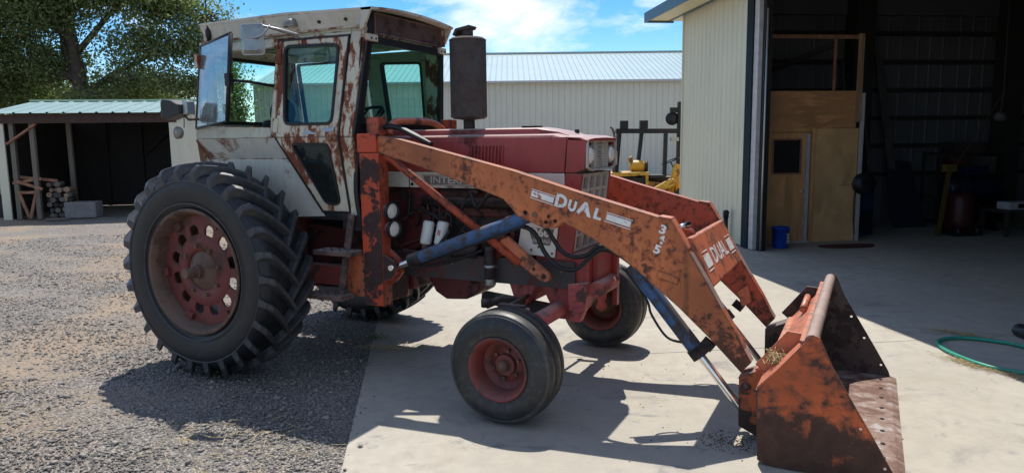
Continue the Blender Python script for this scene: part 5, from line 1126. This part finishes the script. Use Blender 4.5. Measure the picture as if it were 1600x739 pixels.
g = MB(); wc = Vector((.78, 0, 2.12)); wn_ = Vector((-.42, 0, .9)).normalized(); e1 = Vector((0, 1, 0)); e2 = wn_.cross(e1)
g.tube([tuple(wc+(e1*math.cos(a)+e2*math.sin(a))*.21) for a in np.linspace(0, 2*math.pi, 33)], .014, 8, cap=False)
for a in (0, 2.1, 4.2): g.tube([tuple(wc), tuple(wc+(e1*math.cos(a)+e2*math.sin(a))*.2)], .009, 6)
g.tube([tuple(wc), (.95, 0, 1.9)], .03, 10); g.build('steering_wheel', 'black', cab)
MB().tube([(1.10, -.36, 2.02), (1.16, -.24, 2.16)], .007, 8).build('control_lever', 'blackmetal', cab); MB().tube([(1.150, -.26, 2.14), (1.175, -.215, 2.19)], [.012, .017], 8).build('lever_knob', 'black', cab)
MB().box((.40, .46, 2.44), (.44, .54, 2.62)).build('inner_mirror', 'black', cab, bevel=.01)
# orange guard hoop and stubs in front of the cab (top of loader uprights)
MB().tube(smooth_path([(1.36, -.40, 1.96), (1.36, -.34, 2.05), (1.36, -.20, 2.075), (1.36, .22, 2.07), (1.36, .40, 2.02), (1.36, .50, 1.94)]), .030, 12).build('guard_hoop', 'orange', T)
for s in (-1, 1):
    part(MB().box((1.29, s*.50, 1.93), (1.41, s*.60, 2.10)), 'upright_cap', 'arm_in', .004)
# opened side window with stay, mirror, lamps, antenna
ow = group_empty('open_side_window', cab)
q = [Vector((-.515, -.585, 2.765)), Vector((.225, -.92, 2.785)), Vector((.125, -.92, 2.085)), Vector((-.555, -.655, 2.045))]
nn_ = (q[1]-q[0]).cross(q[3]-q[0]).normalized()
def quadplate(q, th, ins=0):
    c = sum(q, Vector())/4; qq = [p+(c-p)*ins for p in q]; v = [tuple(p-nn_*th/2) for p in qq]+[tuple(p+nn_*th/2) for p in qq]
    return MB().add(v, [(0, 1, 2, 3), (7, 6, 5, 4), (0, 4, 5, 1), (1, 5, 6, 2), (2, 6, 7, 3), (3, 7, 4, 0)])
quadplate(q, .005, .03).build('window_pane', 'glass_open', ow)
for i in range(4): MB().tube([tuple(q[i]), tuple(q[(i+1) % 4])], .011 if i != 1 else .018, 8).build('window_gasket', 'black', ow)
MB().box((.15, -.945, 2.37), (.20, -.90, 2.47)).build('latch', 'blackmetal', ow)
MB().tube([(.17, -.90, 2.42), (.24, -.78, 2.41), (.36, -.62, 2.38)], .012, 8).build('window_stay', 'blackmetal', ow)
for z in (2.63, 2.16): MB().box((-.545, -.64, z-.06), (-.50, -.59, z+.06)).build('window_hinge', 'cream_rust', ow, bevel=.003)
mi = group_empty('side_mirror', cab, (.475, -.93, 2.715)); mi.scale = (.78, .78, .78)
Mm = Matrix.Rotation(R(18), 4, 'Z')
g = MB(); h = MB().prism(rrect(-.125, .125, -.155, .155, .035), -.012, .0); g.add(h.v, h.f, M=Mm); g.build('mirror_rim', 'glassframe', mi, bevel=.004)
g = MB(); a_ = rrect(-.115, .115, -.145, .145, .03); b_ = rrect(-.08, .08, -.11, .11, .025); n = len(a_)
h = MB().add([(x, -.013, z) for x, z in a_]+[(x, -.040, z) for x, z in b_], [(i, (i+1) % n, n+(i+1) % n, n+i) for i in range(n)]+[tuple(range(n, 2*n))], True); g.add(h.v, h.f, True, Mm); g.build('mirror_back', 'mirror_back', mi, angle=30)
MB().tube(smooth_path([(-.02, -.05, .02), (.10, -.05, .01), (.16, -.01, .05), (.17, .06, .13)]), .010, 8).build('mirror_arm', 'glassframe', mi)
MB().tube(smooth_path([(.10, .02, .13), (.22, .14, .10), (.32, .30, .06)]), .012, 8).build('mirror_bracket', 'glassframe', mi)
MB().bar((.12, .02, .125), (.36, .32, .02), .03, .006).build('bracket_plate', 'step', mi)
MB().tube([(-.40, -.60, 2.90), (-.40, -.60, 3.5)], .0045, 6).build('antenna', 'black', cab); MB().lathe([(0, -.075), (.014, -.07), (.026, -.02), (.026, .02), (.012, .05), (0, .055)], (-.40, -.59, 2.87), 'z', 14).build('antenna_base', 'black', cab)
rl = group_empty('rear_lamp', cab, (-.60, -.74, 2.22))
MB().prism([(-.22, -.085), (-.22, .06), (-.19, .085), (-.08, .07), (.0, .035), (.04, .035), (.04, -.045), (-.05, -.07), (-.16, -.10)], -.07, .07).build('lamp_shell', 'black', rl, bevel=.018)
MB().box((.03, -.04, -.055), (.09, .05, .06)).build('lamp_clip', 'glassframe', rl, bevel=.01); MB().tube([(0, 0, -.06), (.02, .03, -.10), (.12, .12, -.09)], .011, 8).build('lamp_bracket', 'rustrim', rl); MB().tube([(0, 0, -.06), (-.01, 0, -.17)], .004, 6).build('lamp_wire', 'black', rl)
MB().lathe([(0, .02), (.035, .015), (.052, 0), (.056, -.025), (0, -.03)], (-.645, -.74, 2.005), 'y', 22).build('round_reflector', 'amber', rl).location = (.62-.02+.0, .72, -2.22+.0)
# ---- step ladder
sp = group_empty('cab_step', T)
for z, x0, x1 in ((1.025, .86, 1.24), (.655, .72, 1.12)):
    o = MB().box((x0, -.80, z-.018), (x1, -.62, z+.018)).build('tread', 'step', sp, bevel=.003)
    for k in range(9):
        for j in range(4): MB().box((x0+.02+.04*k, -.79+.042*j, z+.018), (x0+.032+.04*k, -.775+.042*j, z+.024)).build('tread_nub', 'step', o) if (k+j) % 2 == 0 else None
MB().bar((1.16, -.66, 1.33), (1.03, -.68, .66), .06, .014, (0, 1, 0)).build('hanger_bar', 'step', sp)
MB().box((1.05, -.64, 1.20), (1.24, -.60, 1.32)).build('hanger_plate', 'engine', sp)
# ---- loader uprights
for s in (-1, 1):
    up_ = group_empty('loader_upright', T)
    y0, y1 = s*.545, s*.668
    MB().box((1.262, y0, .60), (1.445, y1, 1.82)).build('post', 'post', up_, bevel=.006)
    MB().box((1.25, s*.538, 1.825), (1.435, s*.676, 1.972)).build('pivot_box', 'post', up_, bevel=.006)
    MB().box((1.445, s*.55, .60), (1.452, s*.66, 1.815)).build('front_plate', 'arm_in', up_, bevel=.002)
    MB().prism([(1.453, 1.06), (1.56, .98), (1.585, .88), (1.52, .80), (1.453, .76)], s*.555, s*.585).build('cylinder_lug', 'arm_in', up_, bevel=.004)
    MB().prism([(1.453, 1.02), (1.56, .97), (1.58, .88), (1.52, .82), (1.453, .80)], s*.635, s*.66).build('cylinder_lug', 'post', up_, bevel=.004)
    MB().tube([(1.53, s*.54, .92), (1.53, s*.675, .92)], .022, 14).build('pin', 'chrome', up_)
    # diagonal brace with drilled foot
    MB().tube([(1.44, s*.60, 1.80), (1.50, s*.55, 1.76), (2.56, s*.46, .99)], .030, 14).build('brace_tube', 'arm_in' if s < 0 else 'arm_in', up_)
    ft = [(2.40, 1.16), (2.46, 1.19), (2.80, .93), (2.81, .89), (2.775, .865), (2.73, .87), (2.38, 1.10)]
    MB().prism(ft, s*.435, s*.462, 'y', [circle(2.755, .905, .020), circle(2.675, .955, .012)]).build('brace_foot', 'orange', up_, bevel=.003)
    MB().lathe([(0, s*.475), (.018, s*.475), (.020, s*.462)], (2.59, 0, 1.03), 'y', 6, smooth=False).build('bolt', 'rustrim', up_)
# ---- loader arms
ARM = [(1.425, 1.952), (1.62, 1.925), (2.178, 1.792), (2.60, 1.692), (3.087, 1.552), (3.536, 1.432), (3.665, 1.397), (3.736, 1.385), (3.804, 1.296), (3.877, 1.158), (4.045, .880), (4.168, .684), (4.265, .500), (4.205, .430), (4.011, .625), (3.80, .815), (3.563, 1.005), (3.43, 1.105), (3.203, 1.240), (2.992, 1.338), (2.944, 1.302), (2.92, 1.292), (2.846, 1.292), (2.647, 1.366), (2.526, 1.490), (2.178, 1.608), (1.845, 1.708), (1.73, 1.742), (1.42, 1.825)]
HOLES = [circle(2.70, 1.395, .016), circle(2.86, 1.335, .013), circle(2.93, 1.345, .013), circle(2.88, 1.375, .010)]
for s in (-1, 1):
    am = group_empty('loader_arm', T)
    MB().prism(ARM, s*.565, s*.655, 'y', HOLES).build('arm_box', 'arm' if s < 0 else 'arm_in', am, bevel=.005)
    # raised edge weld plates near the elbow
    for p_, q_ in (((3.66, 1.402), (3.742, 1.391)), ((3.742, 1.389), (3.855, 1.20))):
        MB().bar((p_[0], s*.61, p_[1]), (q_[0], s*.61, q_[1]), .10, .012).build('edge_plate', 'orange', am, bevel=.002)
    MB().bar((3.87, s*.61, 1.175), (4.262, s*.61, .505), .082, .008).build('face_strip', 'pipe', am)
    MB().lathe([(0, s*.664), (.020, s*.664), (.022, s*.655)], (2.775, 0, 1.385), 'y', 6, smooth=False).build('pivot_bolt', 'rustrim', am)
    MB().bar((3.66, s*.660, 1.03), (3.80, s*.660, .985), .012, .05, (0, 0, 1)).build('latch_bracket', 'arm', am, bevel=.004)
    MB().bar((3.95, s*.60, .60), (4.02, s*.60, .55), .06, .05).build('stop_lug', 'engine', am)
    if s > 0: MB().prism([(3.98, .70), (4.06, .76), (4.10, .62), (4.02, .58)], .545, .562).build('tab_plate', 'orange', am, bevel=.003)
    # lift cylinder
    lc = group_empty('lift_cylinder', T); a, b = Vector((1.545, s*.605, .925)), Vector((2.72, s*.605, 1.375)); d = (b-a).normalized()
    MB().tube([tuple(a+d*.16), tuple(a+d*1.235)], .050, 24).build('barrel', 'blue', lc, angle=40); MB().tube([tuple(a+d*.14), tuple(a+d*.25)], .054, 24).build('gland', 'engine', lc, angle=40)
    MB().tube([tuple(a-d*.02), tuple(a+d*.15)], .028, 16).build('rod', 'chrome', lc, angle=40); MB().tube([tuple(a+d*.235), tuple(a+d*1.2)], .010, 8).build('feed_pipe', 'blackmetal', lc).location = (0, -s*0, -.058)
    # tilt cylinder
    tcg = group_empty('tilt_cylinder', T); a, b = Vector((3.44, s*.515, 1.05)), Vector((4.215, s*.515, .115)); d = (b-a).normalized()
    MB().tube([tuple(a), tuple(a+d*.70)], .052, 24).build('barrel', 'blue', tcg, angle=40); MB().tube([tuple(a+d*.69), tuple(a+d*.765)], .062, 24).build('gland', 'engine', tcg, angle=40)
    MB().tube([tuple(a+d*.765), tuple(b)], .027, 20).build('rod', 'chrome', tcg, angle=40)
    MB().tube(smooth_path([tuple(a+d*.02+Vector((-.08, 0, 0))), tuple(a+d*.28+Vector((-.075, 0, -.01))), tuple(a+d*.40+Vector((-.11, 0, -.03))), tuple(a+d*.60+Vector((-.13, 0, -.02))), tuple(a+d*.66+Vector((-.05, 0, 0)))]), .009, 8).build('feed_pipe', 'black', tcg)
# lettering on the near arm
arm_n = [o for o in T.children if o.name.startswith('loader_arm')][0]
ang = math.degrees(math.atan2(1.357-1.559, 3.485-2.76)); ax = Vector((math.cos(R(ang)), 0, math.sin(R(ang)))); az_ = Vector((-ax.z, 0, ax.x))
def armbar(x, z, L, w, nm='decal_bar'): 
    p = Vector((x, -.6565, z)); q2 = p+ax*L; return MB().bar(tuple(p), tuple(q2), .002, w, (0, 0, 1)).build(nm, 'white', arm_n)
for x, z, L in ((2.752, 1.537, .175), (3.305, 1.391, .175)):
    armbar(x, z, L, .040); 
    for dz in (.031, -.031): o = armbar(x-.005+(az_*dz).x, z+dz*az_.z, L+.012, .005, 'decal_line')
text('D', .122, sideM(2.976, -.6572, 1.482, ang), 'white', arm_n, 'decal_lettering', .001, .0055, 1.0); text('U', .096, sideM(3.058, -.6572, 1.452, ang), 'white', arm_n, 'decal_lettering', .001, .0055, .9)
text('A', .122, sideM(3.148, -.6572, 1.434, ang), 'white', arm_n, 'decal_lettering', .001, .0055, 1.2); text('L', .096, sideM(3.242, -.6572, 1.402, ang), 'white', arm_n, 'decal_lettering', .001, .005, 1.15)
for ch, x, z in (('3', 3.690, 1.318), ('4', 3.678, 1.252), ('5', 3.655, 1.186)):
    text(ch, .078, sideM(x, -.6572, z, -18), 'white', arm_n, 'decal_number', .001, .0028, 1.25)
# cross plate with decal
A1, A2, B2, B1 = Vector((3.842+.02, -.555, 1.215)), Vector((4.014, -.555, 1.282)), None, None
cp = group_empty('cross_plate', T)
# the plate spans between the arms and faces forward and up, along the arms' front edge
t0 = Vector((3.835, 0, 1.262)); t1 = Vector((3.995, 0, .935)); nrm = Vector((t0.z-t1.z, 0, t1.x-t0.x)).normalized()
def crossplate():
    g = MB(); v = []; 
    pr_ = [t0+nrm*.002-(t1-t0).normalized()*.0, t0+nrm*.018+(t1-t0).normalized()*.012, t1+nrm*.018-(t1-t0).normalized()*.012, t1+nrm*.002]
    pr_ = [t0-nrm*.05]+pr_+[t1-nrm*.05]
    g.prism([(p.x, p.z) for p in pr_], -.562, .562); return g
crossplate().build('plate', 'orange', cp, bevel=.006)
MB().tube([(3.78, -.56, 1.17), (3.78, .56, 1.17)], .04, 16).build('torque_tube', 'arm_in', cp)
ex = Vector((0, 1, 0)); ey = (t0-t1).normalized(); ez = ex.cross(ey)
cmid = (t0+t1)/2+nrm*.0195-ey*.012
Mc = Matrix((ex, ey, ez)).transposed().to_4x4(); Mc.translation = cmid
text('DUAL', .160, Mc, 'white', cp, 'decal_lettering', .001, .002, 1.22)
for u0, u1 in ((-.50, -.33), (.33, .50)):
    for w0, w1 in ((-.045, .045), (.062, .070), (-.070, -.062)):
        g = MB(); h = MB().box((u0, w0, -.0005), (u1, w1, .0012)); g.add(h.v, h.f, M=Mc); g.build('decal_bar', 'white', cp)
# hydraulic lines at the elbow
for k, yy in enumerate((-.50, -.46)):
    part(MB().tube(smooth_path([(3.60, -.555, 1.25), (3.72, yy, 1.31-.02*k), (3.78, yy+.06, 1.30), (3.83, yy+.10, 1.27), (3.80, yy+.05, 1.21), (3.70, -.5, 1.15)]), .011, 8), 'hydraulic_line', 'arm_in')
part(MB().tube([(3.74, -.47, 1.315), (3.80, -.38, 1.335)], .016, 8), 'line_fitting', 'chrome')
# hoses looping below the arm in front of the number panel
part(MB().tube(smooth_path([(2.50, -.58, 1.30), (2.66, -.56, 1.28), (2.74, -.55, 1.22), (2.80, -.54, 1.10), (2.90, -.53, 1.00), (3.03, -.52, .99), (3.14, -.53, 1.08), (3.24, -.56, 1.15), (3.36, -.58, 1.13), (3.46, -.58, 1.07)]), .017, 10), 'hydraulic_hose', 'black')
part(MB().tube(smooth_path([(2.78, -.56, 1.34), (2.86, -.55, 1.22), (2.93, -.54, 1.12), (3.02, -.53, 1.08), (3.12, -.53, 1.10), (3.22, -.55, 1.17), (3.34, -.57, 1.15)]), .016, 10), 'hydraulic_hose', 'black')
for k in range(3):
    part(MB().tube(smooth_path([(1.30, -.56+.03*k, 1.90), (1.34, -.54+.03*k, 2.00+.01*k), (1.50, -.52+.02*k, 2.02), (1.68, -.52+.02*k, 1.95), (1.85, -.53, 1.88)]), .019, 10), 'hydraulic_hose', 'black')
part(MB().tube(smooth_path([(1.24, -.60, 1.90), (1.20, -.62, 1.7), (1.19, -.62, 1.45), (1.23, -.58, 1.1)]), .024, 10), 'hydraulic_hose', 'black'); part(MB().tube(smooth_path([(1.26, -.56, 1.92), (1.22, -.58, 1.75), (1.22, -.58, 1.4), (1.26, -.5, 1.15)]), .02, 10), 'hydraulic_hose', 'black')
# ---- work lamps on the upright
for z, x in ((1.365, 1.50), (1.222, 1.515)):
    wl_ = group_empty('work_lamp', T, (x, -.60, z)); wl_.scale = (1.12, 1.12, 1.12); Ml = Matrix.Rotation(R(-8), 4, 'Z') @ Matrix.Rotation(R(4), 4, 'Y')
    def la(prof, nm, mat):
        h = MB().lathe(prof, (0, 0, 0), 'x', 28); MB().add(h.v, h.f, True, Ml).build(nm, mat, wl_, angle=35)
    la([(0, -.06), (.035, -.055), (.055, -.02), (.060, .0)], 'lamp_shell', 'redlow'); la([(.060, -.01), (.067, .0), (.067, .022), (.058, .024), (.052, .012)], 'lamp_ring', 'black'); la([(.053, .010), (.035, .018), (0, .021)], 'lens', 'lens')
part(MB().box((1.455, -.54, 1.13), (1.475, -.42, 1.43)), 'lamp_bracket', 'black', .004)
# ---- quick attach plates and bucket
for s in (-1, 1):
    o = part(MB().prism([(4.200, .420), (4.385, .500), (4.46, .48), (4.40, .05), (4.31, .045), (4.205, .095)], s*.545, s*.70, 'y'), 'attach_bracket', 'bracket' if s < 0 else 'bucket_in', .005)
    MB().lathe([(0, s*.712), (.022, s*.712), (.024, s*.70)], (4.245, 0, .355), 'y', 14).build('pivot_pin', 'step', o)
    MB().tube([(4.245+.03*math.cos(a), s*.715, .35+.035*math.sin(a)) for a in np.linspace(0, 5.5, 14)], .004, 6).build('pin_ring', 'engine', o)
bu = group_empty('loader_bucket', T)
SIDE = [(4.635, .812), (4.675, .800), (4.745, .640), (4.86, .445), (4.985, .235), (5.085, .060), (5.10, .012), (4.45, .004), (4.365, .030), (4.350, .455)]
for s in (-1, 1):
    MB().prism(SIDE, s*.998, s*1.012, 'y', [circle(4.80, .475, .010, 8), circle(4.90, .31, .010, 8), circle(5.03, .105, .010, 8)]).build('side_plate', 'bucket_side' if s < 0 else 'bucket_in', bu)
MB().tube([(4.632, -.997, .772), (4.632, .997, .772)], .037, 24).build('top_pipe', 'pipe', bu, angle=40)
def bsheet(p, q, th, nm, mat, y0=-.997, y1=.997):
    p = Vector((p[0], 0, p[1])); q = Vector((q[0], 0, q[1])); nn = Vector((q.z-p.z, 0, p.x-q.x)).normalized()*th
    return MB().prism([(p.x, p.z), (q.x, q.z), (q.x+nn.x, q.z+nn.z), (p.x+nn.x, p.z+nn.z)], y0, y1).build(nm, mat, bu)
bsheet((4.60, .735), (4.352, .455), .010, 'upper_back_sheet', 'orange'); bsheet((4.352, .450), (4.372, .030), .010, 'lower_back_sheet', 'bucket_in')
MB().prism([(4.373, .012), (4.95, .012), (4.95, .024), (4.378, .030)], -.997, .997).build('floor', 'bucket_floor', bu)
ce = MB().prism([(4.94, .0245), (5.10, .020), (5.142, .006), (5.142, .003), (4.94, .008)], -1.012, 1.012, 'y').build('cutting_edge', 'bucket_floor', bu)
for k in range(9):
    y = -.88+.22*k; MB().lathe([(0, .0275), (.013, .0275), (.015, .022)], (5.03, y, 0), 'z', 8).build('edge_bolt', 'dark', ce)
# stiffeners on the back: angle, tubes
MB().bar((4.575, -.9, .735), (4.575, .99, .735), .03, .02).build('back_stiffener', 'orange', bu, bevel=.004)
MB().tube([(4.49, .25, .670), (4.49, .98, .670)], .024, 14).build('back_tube', 'orange', bu)
MB().bar((4.42, -.545, .53), (4.42, .545, .53), .10, .012).build('back_angle', 'orange', bu, bevel=.003); MB().bar((4.375, -.70, .465), (4.375, .95, .465), .05, .03).build('back_angle', 'bucket_side', bu, bevel=.003)
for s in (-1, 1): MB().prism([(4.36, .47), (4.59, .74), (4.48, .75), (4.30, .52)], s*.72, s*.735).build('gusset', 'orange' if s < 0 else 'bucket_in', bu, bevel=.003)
MB().bar((4.30, -.66, .47), (4.42, -.66, .53), .07, .02).build('top_link_plate', 'orange', bu)
gst = MB()
for k in range(140):
    a = rng.random()*6.28; x, y, z = 4.425+rng.normal(0, .02), -.78+rng.normal(0, .035), .60+rng.normal(0, .018); L = rng.uniform(.02, .06)
    gst.bar((x, y, z), (x+math.cos(a)*L, y+math.sin(a)*L, z+rng.normal(0, .015)), .003, .003)
tag(gst.build('straw_clump', 'straw'), 'clump of straw caught on the back of the bucket by the near side plate', 'straw')
